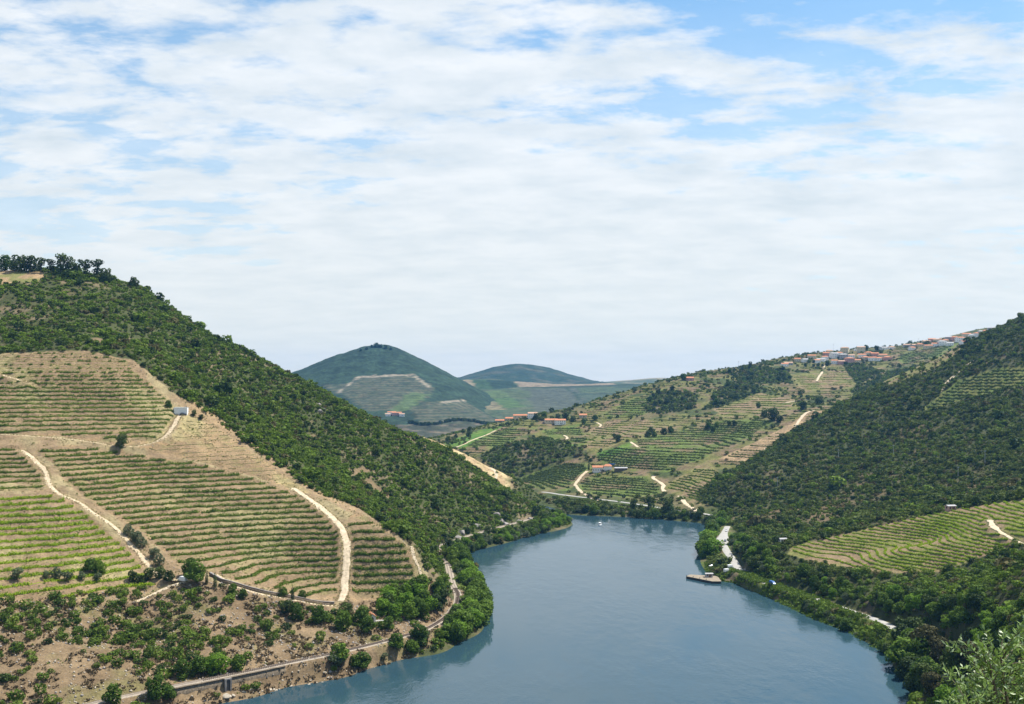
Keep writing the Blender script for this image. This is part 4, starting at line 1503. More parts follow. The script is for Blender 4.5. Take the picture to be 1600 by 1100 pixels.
for i, (nm, (poly, step, lush)) in enumerate(MV.items()):
    vine_rows(MIDDLE, ZS[nm], step, M["vine_mid"] if lush == "lush" else M["vine"], "green" if lush == "lush" else "sparse", nm, VM,
              pitch=1.5, per=7 if lush == "lush" else 4, ht=2.0 if lush == "lush" else 1.5, width=2.0 if lush == "lush" else 1.0, leaf=1.0, gap=0.7 if lush == "lush" else 0.35, gap_size=40, seed=20 + i, min_len=30, f=0.2)
vine_rows(MIDDLE, ZS["between"], 2.6, M["vine_mid"], "", "", "", pitch=2.2, per=3, ht=1.5, width=1.2, leaf=1.0, gap=0.25, gap_size=45, seed=60, min_len=24, f=0.2,
          mass="small vine rows on the narrow terraces all over the village hill")
print("vine rows", VINE_ROWS)

# ------------------------------------------------------------------ shrubs: the largest in view one by one, the rest as one mass per hill
def near_line(x, y, L, w):
    d = np.full(x.shape, 1e9)
    for i in range(0, len(L) - 1, 2):
        d = np.minimum(d, np.hypot(x - L[i, 0], y - L[i, 1]))
    return d < w


TRACKS_PX = [(pts, w) for lab, pts, w, mt in T_LEFT]
CAND = []   # x, y, z, size, hill code


def shrub_candidates():
    # scrub slope of the left hill
    x, y, zb, px, py, r = scatter(LEFT, 2.75, -560, 80, 480, 1010, 1)
    free = np.ones(x.shape, bool)
    for p in (V_ALL, V_TOP, LOWER):
        free &= ~in_poly(px, py, p)
    for pts, w in TRACKS_PX:
        free &= dist_poly(px, py, pts) > 6
    free &= ~near_line(x, y, RAIL, 4.5)
    sc = LEFT._bil(LEFT_SCAR, x, y)
    den = np.clip(0.97 - 0.9 * sc - 0.40 * smooth(fbm(x, y, 45, 3, 71), 0.2, 0.6), 0.16, 1)
    den *= np.where(in_poly(px, py, [(-90, 440), (200, 440), (230, 560), (-90, 556)]), 0.62, 1)
    keep = free & (r.random(len(x)) < den)
    x, y, zb = x[keep], y[keep], zb[keep]
    size = 1.1 + 0.45 * fbm(x, y, 30, 2, 73) + r.gamma(1.7, 0.36, len(x))
    u_ = r.random(len(x))
    size = size * np.where(u_ < 0.05, 1.65, np.where(u_ > 0.68, 0.62, 1.0))
    CAND.append(("left scrub", x, y, size))
    # stony slope over the railway
    x, y, zb, px, py, r = scatter(LEFT, 4.6, -330, 20, 340, 640, 2)
    inl = in_poly(px, py, LOWER) & ~near_line(x, y, RAIL, 5.5)
    for pts, w in TRACKS_PX:
        inl &= dist_poly(px, py, pts) > 7
    dense = in_poly(px, py, [(-60, 950), (100, 938), (180, 930), (290, 915), (330, 930), (270, 985), (210, 1010), (-60, 1000)]) | in_poly(px, py, [(200, 990), (290, 960), (350, 1010), (390, 1035), (350, 1058), (270, 1062), (230, 1030)])
    grove = in_poly(px, py, [(585, 925), (690, 915), (708, 935), (695, 960), (640, 975), (590, 958)])
    bare = in_poly(px, py, [(385, 990), (420, 990), (430, 1040), (400, 1045)]) | in_poly(px, py, [(430, 990), (600, 975), (650, 970), (600, 1000), (440, 1030)])
    den = np.where(dense, 1.0, 0.55) * smooth(fbm(x, y, 20, 2, 75), np.where(dense, -0.9, -0.5), np.where(dense, -0.2, 0.25)) * np.where(bare, 0.3, 1)
    keep = inl & ~grove & (r.random(len(x)) < den)
    x, y = x[keep], y[keep]
    CAND.append(("left stony", x, y, 1.4 + 2.0 * r.random(len(x)) ** 1.5))
    # right hill
    x, y, zb, px, py, r = scatter(RIGHT, 3.1, 60, 720, 240, 1290, 3)
    free = ~((in_poly(px, py, R_VINE)) & (y > 540) & (y < 720)) & ~(in_poly(px, py, R_HIGH) & (y > 900)) & ~near_line(x, y, ROAD, 6.5) & ~near_line(x, y, ROAD[12:34], 10.0)
    crest = in_poly(px, py, R_CREST) & (y > 1100)
    b = RIGHT._bil(RIGHT_BARE, x, y)
    den = np.clip(0.95 - 0.55 * b - 0.3 * smooth(fbm(x, y, 40, 3, 81), 0.2, 0.6), 0.05, 1) * np.where(crest, 0.15, 1)
    den = np.where(y < 610, np.maximum(den, 0.9), den * np.where(y > 900, 0.8, 1.0))
    keep = free & (r.random(len(x)) < den) & (zb > 1.2)
    x, y = x[keep], y[keep]
    size = 1.2 + 0.5 * fbm(x, y, 30, 2, 83) + r.gamma(1.7, 0.40, len(x))
    u_ = r.random(len(x))
    size = size * np.where(u_ < 0.05, 1.65, np.where(u_ > 0.68, 0.62, 1.0))
    near = (y < 610)
    CAND.append(("right scrub", x[~near], y[~near], size[~near]))
    CAND.append(("right slope", x[near], y[near], size[near]))
    # village hill
    x, y, zb, px, py, r = scatter(MIDDLE, 5.0, -200, 900, 940, 2250, 4)
    sc_ = in_poly(px, py, [(0, 0)])
    for p in M_SCRUB:
        sc_ |= in_poly(px, py, p)
    inv = np.zeros(x.shape, bool)
    for nm, (p, _, _) in MV.items():
        inv |= in_poly(px, py, p)
    den = np.where(sc_, 0.8, np.where(inv, 0.0, 0.05 + 0.34 * smooth(fbm(x, y, 60, 3, 91), 0.1, 0.5)))
    keep = r.random(len(x)) < den
    x, y = x[keep], y[keep]
    CAND.append(("village scrub", x, y, 1.6 + r.gamma(2.0, 0.45, len(x))))
    # dry spur and wooded far peak
    x, y, zb, px, py, r = scatter(SPUR, 4.0, -240, 40, 1060, 1320, 5)
    k = r.random(len(x)) < np.where(px > 800, 0.9, 0.02)
    CAND.append(("spur scrub", x[k], y[k], r.uniform(1.0, 2.0, k.sum())))


shrub_candidates()
HILL_OF = {"left scrub": LEFT, "left stony": LEFT, "right scrub": RIGHT, "right slope": RIGHT, "village scrub": MIDDLE, "spur scrub": SPUR}
FAMILY = {"left scrub": "scrub", "left stony": "shrub", "right scrub": "scrub_cool", "right slope": "scrub_near", "village scrub": "scrub_cool", "spur scrub": "shrub"}
SHRUBS = {}
for fam, per, sz in (("scrub", 7.5, 0.36), ("shrub", 13.0, 0.26), ("scrub_cool", 7.5, 0.36), ("scrub_near", 9.0, 0.30)):
    main_ = "scrub" if fam == "scrub_near" else fam
    pal = {"scrub": ["scrub", "scrub", "scrub_light", "scrub_dark", "scrub_olive"], "shrub": ["shrub", "shrub", "scrub_light", "shrub", "scrub_dark"], "scrub_cool": ["scrub_cool", "scrub_cool", "scrub", "scrub_dark", "scrub_olive"]}[main_]
    SHRUBS[fam] = [shrub_mesh("shrub", M[pal[i]], 40 + i, sz, per, (1.0, 1.25, 1.1, 1.35, 0.8)[i]) for i in range(5)]
LABELS = {"left scrub": "bushes on the left scrub slope", "left stony": "bushes on the stony slope", "right scrub": "bushes on the right hillside", "right slope": "bushes on the near right slope", "village scrub": "bushes on the village hill", "spur scrub": "bushes on the dry spur"}


def shrub_label(code, x, y, z, s):
    """what the bush looks like and where it stands, as far as one can tell it apart"""
    px, py = proj(x, y, z)
    big = "large" if s > 2.6 else ("low" if s < 1.7 else "rounded")
    if code == "left scrub":
        w = "at the waterline of the left hill" if z < 12 else "just above the bare nose of the left hill" if px < 560 and py > 620 else "on the ridge of the left hill" if py < 520 else "on the steep scrub slope of the left hill"
        return f"{big} green bush {w}"
    if code == "left stony":
        if py > 1052:
            w = "between railway and water at lower left" if px > 250 else "in the lower left corner"
        elif px < 170:
            w = "under the lower left terraces" if py < 985 else "on bare ground at the left edge"
        elif px < 300:
            w = "in the gully below the white van" if py < 1000 else "at the mouth of the gully"
        elif px < 430:
            w = "on the stony spur under the stone wall" if py < 985 else "on the stony spur above the railway"
        else:
            w = "below the dark cypress" if px < 520 else "around the tiny chapel" if px < 620 else "by the railway bend"
        return f"{big} green bush {w}"
    if code in ("right scrub", "right slope"):
        if y > 725:
            w = "on the scrub hill behind the right vineyard"
        elif px > 1500:
            w = "at the right edge near the foreground olive" if py > 980 else "on the slope right of the vineyard" if py > 880 else "beside the right vineyard"
        elif py < 920:
            w = "just under the right bank vineyard" if px > 1330 else "left of the right bank vineyard"
        elif py < 985:
            w = "on the slope above the brownish trees" if px > 1400 else "above the road under the vineyard"
        else:
            w = "among the large brownish trees"
        return f"{big} {'dark' if code == 'right scrub' else 'leafy'} green bush {w}"
    return {"village scrub": f"{big} dark bush among the village hill vineyards", "spur scrub": f"{big} bush on the dry tan spur"}[code]


rows = []
for code, x, y, s in CAND:
    h = HILL_OF[code]
    z = h.z(x, y)
    vis = visible(x, y, z, up=1.2)
    px, py = proj(x, y, z)
    vis &= (px > -5) & (px < 1605) & (py < 1108)
    app = np.where(vis, s / y, 0)
    rows.append((code, x, y, z, s, app))
allapp = np.concatenate([q[5] for q in rows])
cut = np.sort(allapp)[-278] if len(allapp) > 278 else 0


def gn_mass(name, pts, scl, rot, idx, protos, label):
    """many bushes as one object: instances of the individually placed ones"""
    me = bpy.data.meshes.new(name)
    me.vertices.add(len(pts))
    me.vertices.foreach_set("co", np.asarray(pts, np.float32).ravel())
    for nm, tp, arr in (("scl", "FLOAT_VECTOR", scl), ("rot", "FLOAT_VECTOR", rot), ("pick", "INT", idx)):
        a = me.attributes.new(nm, tp, "POINT")
        if tp == "INT":
            a.data.foreach_set("value", np.asarray(arr, np.int32))
        else:
            a.data.foreach_set("vector", np.asarray(arr, np.float32).ravel())
    me.update()
    o = link(name, me)
    g = bpy.data.node_groups.new(name, "GeometryNodeTree")
    g.interface.new_socket("Geometry", in_out="INPUT", socket_type="NodeSocketGeometry")
    g.interface.new_socket("Geometry", in_out="OUTPUT", socket_type="NodeSocketGeometry")
    gi, go = g.nodes.new("NodeGroupInput"), g.nodes.new("NodeGroupOutput")
    g2i = g.nodes.new("GeometryNodeGeometryToInstance")
    for p in reversed(protos):
        oi = g.nodes.new("GeometryNodeObjectInfo")
        oi.inputs["Object"].default_value = p
        g.links.new(oi.outputs["Geometry"], g2i.inputs[0])
    iop = g.nodes.new("GeometryNodeInstanceOnPoints")
    iop.inputs["Pick Instance"].default_value = True

    def attr(nm, tp):
        n = g.nodes.new("GeometryNodeInputNamedAttribute")
        n.data_type = tp
        n.inputs["Name"].default_value = nm
        return n.outputs["Attribute"]
    g.links.new(gi.outputs[0], iop.inputs["Points"])
    g.links.new(g2i.outputs[0], iop.inputs["Instance"])
    g.links.new(attr("pick", "INT"), iop.inputs["Instance Index"])
    g.links.new(attr("rot", "FLOAT_VECTOR"), iop.inputs["Rotation"])
    g.links.new(attr("scl", "FLOAT_VECTOR"), iop.inputs["Scale"])
    g.links.new(iop.outputs[0], go.inputs[0])
    md = o.modifiers.new("plants", "NODES")
    md.node_group = g
    return tag(o, label, kind="stuff")


MASS = {"left scrub": ("left_scrub", "mass of green scrub covering the steep left hillside"), "left stony": ("stony_slope_scrub", "small bushes over the stony lower slope"),
        "right slope": ("near_slope_scrub", "dense green scrub on the slope between the right vineyard and the road"), "right scrub": ("right_scrub", "mass of dark scrub covering the right hillside"), "village scrub": ("village_hill_scrub", "dark scrub patches on the village hill"), "spur scrub": ("spur_scrub", "scattered bushes on the dry tan spur")}
nind = 0
for code, x, y, z, s, app in rows:
    fam = FAMILY[code]
    order = np.argsort(-app)
    forced = set(order[:5].tolist())
    ind = np.array([i for i in range(len(x)) if app[i] > 0 and app[i] >= cut or i in forced])
    r = np.random.default_rng(55)
    protos = {}
    for n, i in enumerate(ind):
        me = SHRUBS[fam][n % 5]
        o = link("shrub", me, None, (x[i], y[i], z[i] - 0.1), r.uniform(0, 6.28), (s[i] * r.uniform(0.85, 1.15), s[i] * r.uniform(0.85, 1.15), s[i] * r.uniform(0.75, 1.05)))
        tag(o, shrub_label(code, x[i], y[i], z[i], s[i]), "shrub", LABELS[code])
        protos.setdefault(n % 5, o)
        nind += 1
    rest = np.setdiff1d(np.arange(len(x)), ind)
    # behind the ridges nothing is planted beyond a step's distance of being seen
    zz = z[rest]
    seen = visible(x[rest], y[rest], zz, up=7.0)
    rest = rest[seen]
    k = len(rest)
    if k and len(protos) == 5:
        sc = np.stack([s[rest] * r.uniform(0.8, 1.2, k), s[rest] * r.uniform(0.8, 1.2, k), s[rest] * r.uniform(0.7, 1.1, k)], 1)
        rt = np.stack([np.zeros(k), np.zeros(k), r.uniform(0, 6.28, k)], 1)
        gn_mass(MASS[code][0], np.stack([x[rest], y[rest], z[rest] - 0.1], 1), sc, rt, r.choice(5, k, p=[0.3, 0.28, 0.16, 0.16, 0.10]), [protos[i] for i in range(5)], MASS[code][1])
    print(code, len(x), "single", len(ind), "mass", k)

# ------------------------------------------------------------------ tracks, roads, railway


def ribbon(name, h, L, width, mat, lift=0.10, cols=5, follow=False, rough=0.25):
    d = np.gradient(L[:, :2], axis=0)
    d /= np.maximum(np.linalg.norm(d, axis=1, keepdims=True), 1e-6)
    nrm = np.stack([-d[:, 1], d[:, 0]], 1)
    wv = (np.asarray(width) if hasattr(width, "__len__") else np.full(len(L), width)) * (1 + rough * 0.5 * fbm(L[:, 0], L[:, 1], 9, 2, 5))
    V = []
    for c in np.linspace(-0.5, 0.5, cols):
        p = L[:, :2] + nrm * (wv * c)[:, None] * (1 + (abs(c) > 0.45) * rough * fbm(L[:, 0] + c * 50, L[:, 1], 4, 2, 8))[:, None]
        z = h.z(p[:, 0], p[:, 1]) if follow else L[:, 2]
        V.append(np.column_stack([p, z + lift - (0.25 if abs(c) > 0.45 and not follow else 0.0)]))
    V = np.stack(V, 1)
    n = len(L)
    idx = np.arange(n * cols).reshape(n, cols)
    q = np.stack([idx[:-1, :-1], idx[:-1, 1:], idx[1:, 1:], idx[1:, :-1]], -1).reshape(-1, 4)
    return make_mesh(name, V.reshape(-1, 3), q, [mat], True)


for hh, lab, L_, w, mt in TRACKS:
    o = link("road" if mt == "road" else "dirt_track", ribbon("dirt_track", hh, L_, w, M[mt], 0.22, cols=9, rough=0.1 if mt == "road" else 0.55))
    tag(o, lab, kind="structure")
wid = np.interp(np.arange(len(ROAD)), [0, 6, 14, 22, 30, 34, len(ROAD)], [5.5, 5.5, 6.0, 9.0, 13.0, 6.5, 5.5])
tag(link("riverside_road", ribbon("riverside_road", RIGHT, ROAD, wid, M["road"], 0.2, rough=0.06)), "pale riverside road along the right bank", kind="structure")

tag(link("railway_bed", ribbon("railway_bed", LEFT, RAIL, 4.4, M["ballast"], 0.25, rough=0.12)), "stone ballast bed of the railway along the left bank", kind="structure")
track_root = thing("railway_track", "single railway track curving along the left river bank", "railway track", tuple(RAIL[0]))
d_ = np.gradient(RAIL[:, :2], axis=0)
d_ /= np.linalg.norm(d_, axis=1, keepdims=True)
n_ = np.stack([-d_[:, 1], d_[:, 0]], 1)
for s in (-0.82, 0.82):
    p = np.column_stack([RAIL[:, :2] + n_ * s, RAIL[:, 2] + 0.52]) - RAIL[0]
    link("rail", MB().tube([tuple(q) for q in p[::2]], [0.09] * len(p[::2]), 4).mesh("rail", M["rail"]), track_root)
sl = MB().box(-1.2, 1.2, -0.13, 0.13, 0, 0.16).mesh("sleeper", M["bark"])
for i in range(0, 270):
    k = 22 + i * 0.28
    j = int(k)
    if j + 1 >= len(RAIL):
        break
    q = RAIL[j] * (1 - (k - j)) + RAIL[j + 1] * (k - j)
    o = link("sleeper", sl, track_root, tuple(q - RAIL[0] + np.array([0, 0, 0.27])), math.atan2(d_[j, 1], d_[j, 0]) + math.pi / 2)


def wall_strip(L, thick, bottom, top, mat, name, r_seed=1):
    """a dry-stone wall along a line: two faces and a slightly uneven top"""
    d = np.gradient(L[:, :2], axis=0)
    d /= np.maximum(np.linalg.norm(d, axis=1, keepdims=True), 1e-6)
    nrm = np.stack([-d[:, 1], d[:, 0]], 1) * thick * 0.5
    rr = np.random.default_rng(r_seed)
    t = np.asarray(top) + rr.normal(0, 0.06, len(L))
    A, B = L[:, :2] + nrm, L[:, :2] - nrm
    V = np.concatenate([np.column_stack([A, bottom]), np.column_stack([A, t]), np.column_stack([B, t]), np.column_stack([B, bottom])])
    n = len(L)
    i = np.arange(n - 1)
    q = np.concatenate([np.stack([i + k * n, i + 1 + k * n, i + 1 + ((k + 1) % 4) * n, i + ((k + 1) % 4) * n], 1) for k in range(4)])
    q = np.concatenate([q, [[0, n, 2 * n, 3 * n], [n - 1, 4 * n - 1, 3 * n - 1, 2 * n - 1]]])
    return make_mesh(name, V, q, [mat])


# terrace-foot wall
WL = world_line(LEFT, [(326, 898), (345, 909), (376, 918), (420, 929), (470, 938), (505, 944), (526, 946)], 2.0)
zz_ = LEFT.z(WL[:, 0], WL[:, 1])
t = thing("stone_wall", "long low brown stone wall under the wide middle terraces", "wall", tuple(WL[0]))
W0 = WL - WL[0]
link("wall", wall_strip(W0, 0.9, zz_ - WL[0, 2] - 1.0, zz_ - WL[0, 2] + 1.7, M["stone"], "wall"), t)
link("coping", wall_strip(W0, 1.15, zz_ - WL[0, 2] + 1.70, zz_ - WL[0, 2] + 1.92, M["rock_grey"], "coping", 2), t)

# retaining wall carrying the railway near the lower edge, with a culvert
k0, k1 = [int(np.argmin(np.hypot(RAIL[:, 0] - q[0], RAIL[:, 1] - q[1]))) for q in level_px([(262, 1075), (440, 1038)], 8.0)]
RW = RAIL[k0:k1 + 1].copy()
side = n_[k0:k1 + 1]
sgn = -1.0 if (LEFT.zb(RW[5, 0] + side[5, 0] * 8, RW[5, 1] + side[5, 1] * 8) > LEFT.zb(RW[5, 0] - side[5, 0] * 8, RW[5, 1] - side[5, 1] * 8)) else 1.0
RW[:, :2] += side * sgn * 3.2
t = thing("retaining_wall", "grey stone retaining wall below the railway with a culvert", "wall", tuple(RW[0]))
R0 = RW - RW[0]
gz = LEFT.z(RW[:, 0] + side[:, 0] * sgn * 1.5, RW[:, 1] + side[:, 1] * sgn * 1.5) - RW[0, 2]
link("wall", wall_strip(R0, 1.0, gz - 2.0, np.full(len(R0), 0.05), M["stone"], "wall", 3), t)
link("coping", wall_strip(R0, 1.3, np.full(len(R0), 0.06), np.full(len(R0), 0.30), M["stone"], "coping", 4), t)
kc = int(np.argmin(np.hypot(RW[:, 0] - level_px([(356, 1066)], 6.0)[0][0], RW[:, 1] - level_px([(356, 1066)], 6.0)[0][1])))
cv = MB()
for sx in (-1.15, 1.15):
    cv.box(sx - 0.35, sx + 0.35, -0.8, 0.9, -5.5, 0.6)
cv.box(-1.5, 1.5, -0.8, 0.9, 0.6, 1.1)
ang = math.atan2(d_[k0 + kc, 1], d_[k0 + kc, 0]) + (0 if sgn > 0 else math.pi)
cq = link("culvert", cv.mesh("culvert", M["rock_grey"]), t, tuple(R0[kc] + np.array([side[kc, 0] * sgn * 0.7, side[kc, 1] * sgn * 0.7, -0.9])), ang)
link("opening_shade", MB().box(-0.78, 0.78, -0.3, 0.75, -5.4, 0.55).mesh("opening_shade", M["iron"]), cq)  # solid dark block standing in for the shade inside the culvert

# ------------------------------------------------------------------ rocks


def rock_mesh(name, mat, seed):
    r = random.Random(seed)
    bm = bmesh.new()
    bmesh.ops.create_icosphere(bm, subdivisions=2, radius=1.0)
    ax = [Vector((r.uniform(-1, 1), r.uniform(-1, 1), r.uniform(-1, 1))).normalized() for _ in range(9)]
    cut_ = [r.uniform(0.45, 0.8) for _ in ax]
    for v in bm.verts:
        for a, c in zip(ax, cut_):
            q = v.co.dot(a)
            if q > c:
                v.co -= a * (q - c)
        v.co.z *= 0.75
    me = bpy.data.meshes.new(name)
    bm.to_mesh(me)
    bm.free()
    me.materials.append(mat)
    return me


ROCKS = [rock_mesh("boulder", M["rock"], i) for i in range(5)]
ROCKS_G = [rock_mesh("boulder", M["rock_grey"], 20 + i) for i in range(4)]
r = np.random.default_rng(91)
shore = [(262, 1097), (300, 1094), (340, 1091), (380, 1084), (430, 1075), (480, 1066), (530, 1054)]
for i in range(110):
    t_ = r.uniform(0, 1) ** 1.3 * (len(shore) - 1)
    j = min(int(t_), len(shore) - 2)
    px, py = np.array(shore[j]) * (1 - (t_ - j)) + np.array(shore[j + 1]) * (t_ - j)
    x, y, _ = on_water(px, py + r.uniform(-3, 6))
    z = max(float(LEFT.z(x, y)), -0.3)
    if z > 2.6:
        continue
    s = r.uniform(0.4, 1.5) * (1.5 if px < 380 else 0.8)
    o = link("boulder", ROCKS[i % 5], None, (x, y, z + s * 0.1), r.uniform(0, 6.28), (s * r.uniform(0.8, 1.7), s, s * r.uniform(0.6, 0.9)))
    tag(o, "pale boulder on the left shore below the railway wall", "boulder", "pale boulders on the left shore")


def rubble(h, name, polys, n, smin, smax, mat, label, seed):
    """small loose stones, too many to count: one mesh"""
    r = np.random.default_rng(seed)
    jj, ii = np.where(h.zone(polys))
    pick = r.integers(0, len(jj), n)
    x = h.xs[ii[pick]] + r.uniform(-1, 1, n)
    y = h.ys[jj[pick]] + r.uniform(-1, 1, n)
    ok = fbm(x, y, 18, 3, seed) > -0.15
    x, y = x[ok], y[ok]
    n = len(x)
    z = h.z(x, y)
    s = smin + (smax - smin) * r.random(n) ** 3
    base = np.array([(1, 0, 0), (0, 1, 0), (-1, 0, 0), (0, -1, 0), (0, 0, 0.8), (0, 0, -0.6)])
    fc = np.array([(0, 1, 4), (1, 2, 4), (2, 3, 4), (3, 0, 4), (1, 0, 5), (2, 1, 5), (3, 2, 5), (0, 3, 5)])
    V = base[None] * s[:, None, None] * r.uniform(0.6, 1.3, (n, 6, 1))
    a = r.uniform(0, 6.28, n)
    ca, sa = np.cos(a)[:, None], np.sin(a)[:, None]
    X = V[..., 0] * ca - V[..., 1] * sa + x[:, None]
    Y = V[..., 0] * sa + V[..., 1] * ca + y[:, None]
    Z = V[..., 2] + z[:, None]
    Vv = np.stack([X, Y, Z], -1).reshape(-1, 3)
    Ff = (fc[None] + (np.arange(n) * 6)[:, None, None]).reshape(-1, 3)
    return tag(link(name, make_mesh(name, Vv, Ff, [mat])), label, kind="stuff")


rubble(LEFT, "slope_rubble", [LOWER], 5200, 0.15, 0.8, M["rock"], "loose pale stones over the slope above the railway", 5)
rubble(LEFT, "slope_rubble", [LOWER], 3000, 0.2, 1.0, M["rock_grey"], "loose grey stones over the slope above the railway", 6)
rubble(LEFT, "terrace_rubble", [V_ALL], 7000, 0.12, 0.45, M["rock_grey"], "small stones lying on the left terraces", 7)



def tufts(h, name, polys, n, size, height, blades, mat, label, seed, dens):
    """dry brush or grass tufts, too many to count: one mesh"""
    r = np.random.default_rng(seed)
    jj, ii = np.where(h.zone(polys))
    pick = r.integers(0, len(jj), n)
    x = h.xs[ii[pick]] + r.uniform(-1, 1, n)
    y = h.ys[jj[pick]] + r.uniform(-1, 1, n)
    ok = (fbm(x, y, 14, 3, seed) > dens) & ~near_line(x, y, RAIL, 3.5)
    for L_ in [t_[2] for t_ in TRACKS if t_[0] is h]:
        ok &= ~near_line(x, y, L_, 3.2)
    x, y = x[ok], y[ok]
    s = np.repeat(size * r.uniform(0.5, 1.5, len(x)), blades)
    x, y = np.repeat(x, blades), np.repeat(y, blades)
    m = len(x)
    C = np.stack([x + r.normal(0, 0.5, m) * s, y + r.normal(0, 0.5, m) * s, h.z(x, y) + r.uniform(0.05, 0.8, m) * height * s / size], 1)
    V, Fq = quads_at(C, np.stack([r.normal(0, 0.8, m), r.normal(0, 0.8, m), 0.5 + r.normal(0, 0.4, m)], 1), s * 0.42, r)
    return tag(link(name, make_mesh(name, V, Fq, [mat])), label, kind="stuff")


tufts(LEFT, "dry_brush", [LOWER], 5200, 0.9, 0.7, 9, M["brush"], "dry brown brush over the slope above the railway", 11, -0.1)
tufts(LEFT, "dry_grass", [V_ALL], 12000, 0.45, 0.35, 5, M["straw"], "dry grass tufts on the banks of the left terraces", 12, 0.0)
tufts(LEFT, "green_weeds", [LOWER, V_ALL], 5000, 0.5, 0.4, 6, M["shrub"], "low green weeds on the left hillside", 13, 0.22)
tufts(RIGHT, "bank_grass", [[(1100, 880), (1170, 890), (1260, 925), (1400, 985), (1420, 1040), (1395, 1035), (1300, 980), (1200, 935), (1110, 912)]], 6000, 0.9, 0.9, 6, M["shrub"], "green weeds and low growth along the right bank", 15, -0.35)
tufts(SPUR, "dry_grass", [[(600, 680), (900, 680), (900, 800), (600, 800)]], 1500, 0.9, 0.5, 5, M["straw"], "dry grass on the tan spur", 14, 0.0)



def verges(name, h, mat, label, seed):
    """grass along the sides and the crown of the tracks"""
    r = np.random.default_rng(seed)
    Vs, n0, Fs = [], 0, []
    for hh, lab, L_, w, mt in TRACKS:
        if hh is not h or mt == "road":
            continue
        d = np.gradient(L_[:, :2], axis=0)
        d /= np.maximum(np.linalg.norm(d, axis=1, keepdims=True), 1e-6)
        nrm = np.stack([-d[:, 1], d[:, 0]], 1)
        k = r.integers(0, len(L_), len(L_) * 13)
        side = r.choice([-0.56, 0.56, 0.0], len(k), p=[0.46, 0.46, 0.08])
        x = L_[k, 0] + nrm[k, 0] * (side * w + r.normal(0, 0.35, len(k))) + d[k, 0] * r.uniform(-1, 1, len(k))
        y = L_[k, 1] + nrm[k, 1] * (side * w + r.normal(0, 0.35, len(k))) + d[k, 1] * r.uniform(-1, 1, len(k))
        m = len(k)
        C = np.stack([x, y, np.maximum(h.z(x, y), L_[k, 2]) + np.where(side == 0, 0.3, 0.38) + r.uniform(-0.15, 0.2, m)], 1)
        V, Fq = quads_at(C, np.stack([r.normal(0, 0.8, m), r.normal(0, 0.8, m), 0.5 + r.normal(0, 0.4, m)], 1), np.where(side == 0, 0.16, 0.26), r)
        Vs.append(V)
        Fs.append(Fq + n0)
        n0 += len(V)
    return tag(link(name, make_mesh(name, np.concatenate(Vs), np.concatenate(Fs), [mat])), label, kind="stuff")


verges("verge_grass", LEFT, M["straw"], "dry grass along the edges of the left tracks", 21)

# rock faces on the left bank and the scrub slope
for i, (px, py, s) in enumerate([(783, 815, 4.5), (790, 822, 4.0), (775, 805, 3.5), (745, 822, 4.0), (722, 832, 4.5), (716, 840, 3.5), (828, 810, 3.0), (500, 643, 3.2), (505, 640, 2.4), (498, 632, 2.0), (812, 818, 3.0), (836, 812, 2.6)]):
    q = LEFT.hit(px, py)
    if q:
        o = link("boulder", ROCKS_G[i % 4], None, (q[0], q[1], q[2]), i * 1.3, (s * 1.2, s, s * 1.0))
        tag(o, "grey rock outcrop showing through the green scrub slope", "rock", "rock outcrops on the left scrub slope")

# ------------------------------------------------------------------ trees


def tree_at(h, kind, px, py, height, label, group=None, name="tree", wide=1.0):
    q = h.hit(px, py)
    k = 0
    while q is None and k < 40:
        k += 1
        q = h.hit(px, py + k)
    return tree(kind, q[0], q[1], q[2], height, label, group, name, wide)


# left hilltop grove against the sky
for i, (px, py, ht, kd, lab) in enumerate([
        (-15, 424, 15, "dark", 0), (8, 423, 14, "broad", 0), (30, 424, 15, "dark", 0), (48, 425, 14, "dark", 0), (64, 427, 14.5, "gum", 0), (80, 428, 14, "gum", 0), (95, 429, 19, "gum", 1), (106, 430, 17, "gum", 0),
        (118, 432, 12, "dark", 0), (133, 434, 17, "gum", 2), (152, 436, 18, "gum", 3), (166, 440, 12, "dark", 0), (20, 418, 10, "broad", 0), (60, 421, 10, "broad", 0), (209, 449, 9.5, "gum", 4)]):
    labs = ["dark tree in the grove along the left hilltop", "tallest ragged tree of the grove on the left hilltop", "tall thin-stemmed tree at the right end of the hilltop grove",
            "leaning tall tree at the very edge of the hilltop grove", "lone small tree standing on the left ridge against the sky"]
    tree_at(LEFT, kd, px, py, ht, labs[lab], "trees on the left hilltop")
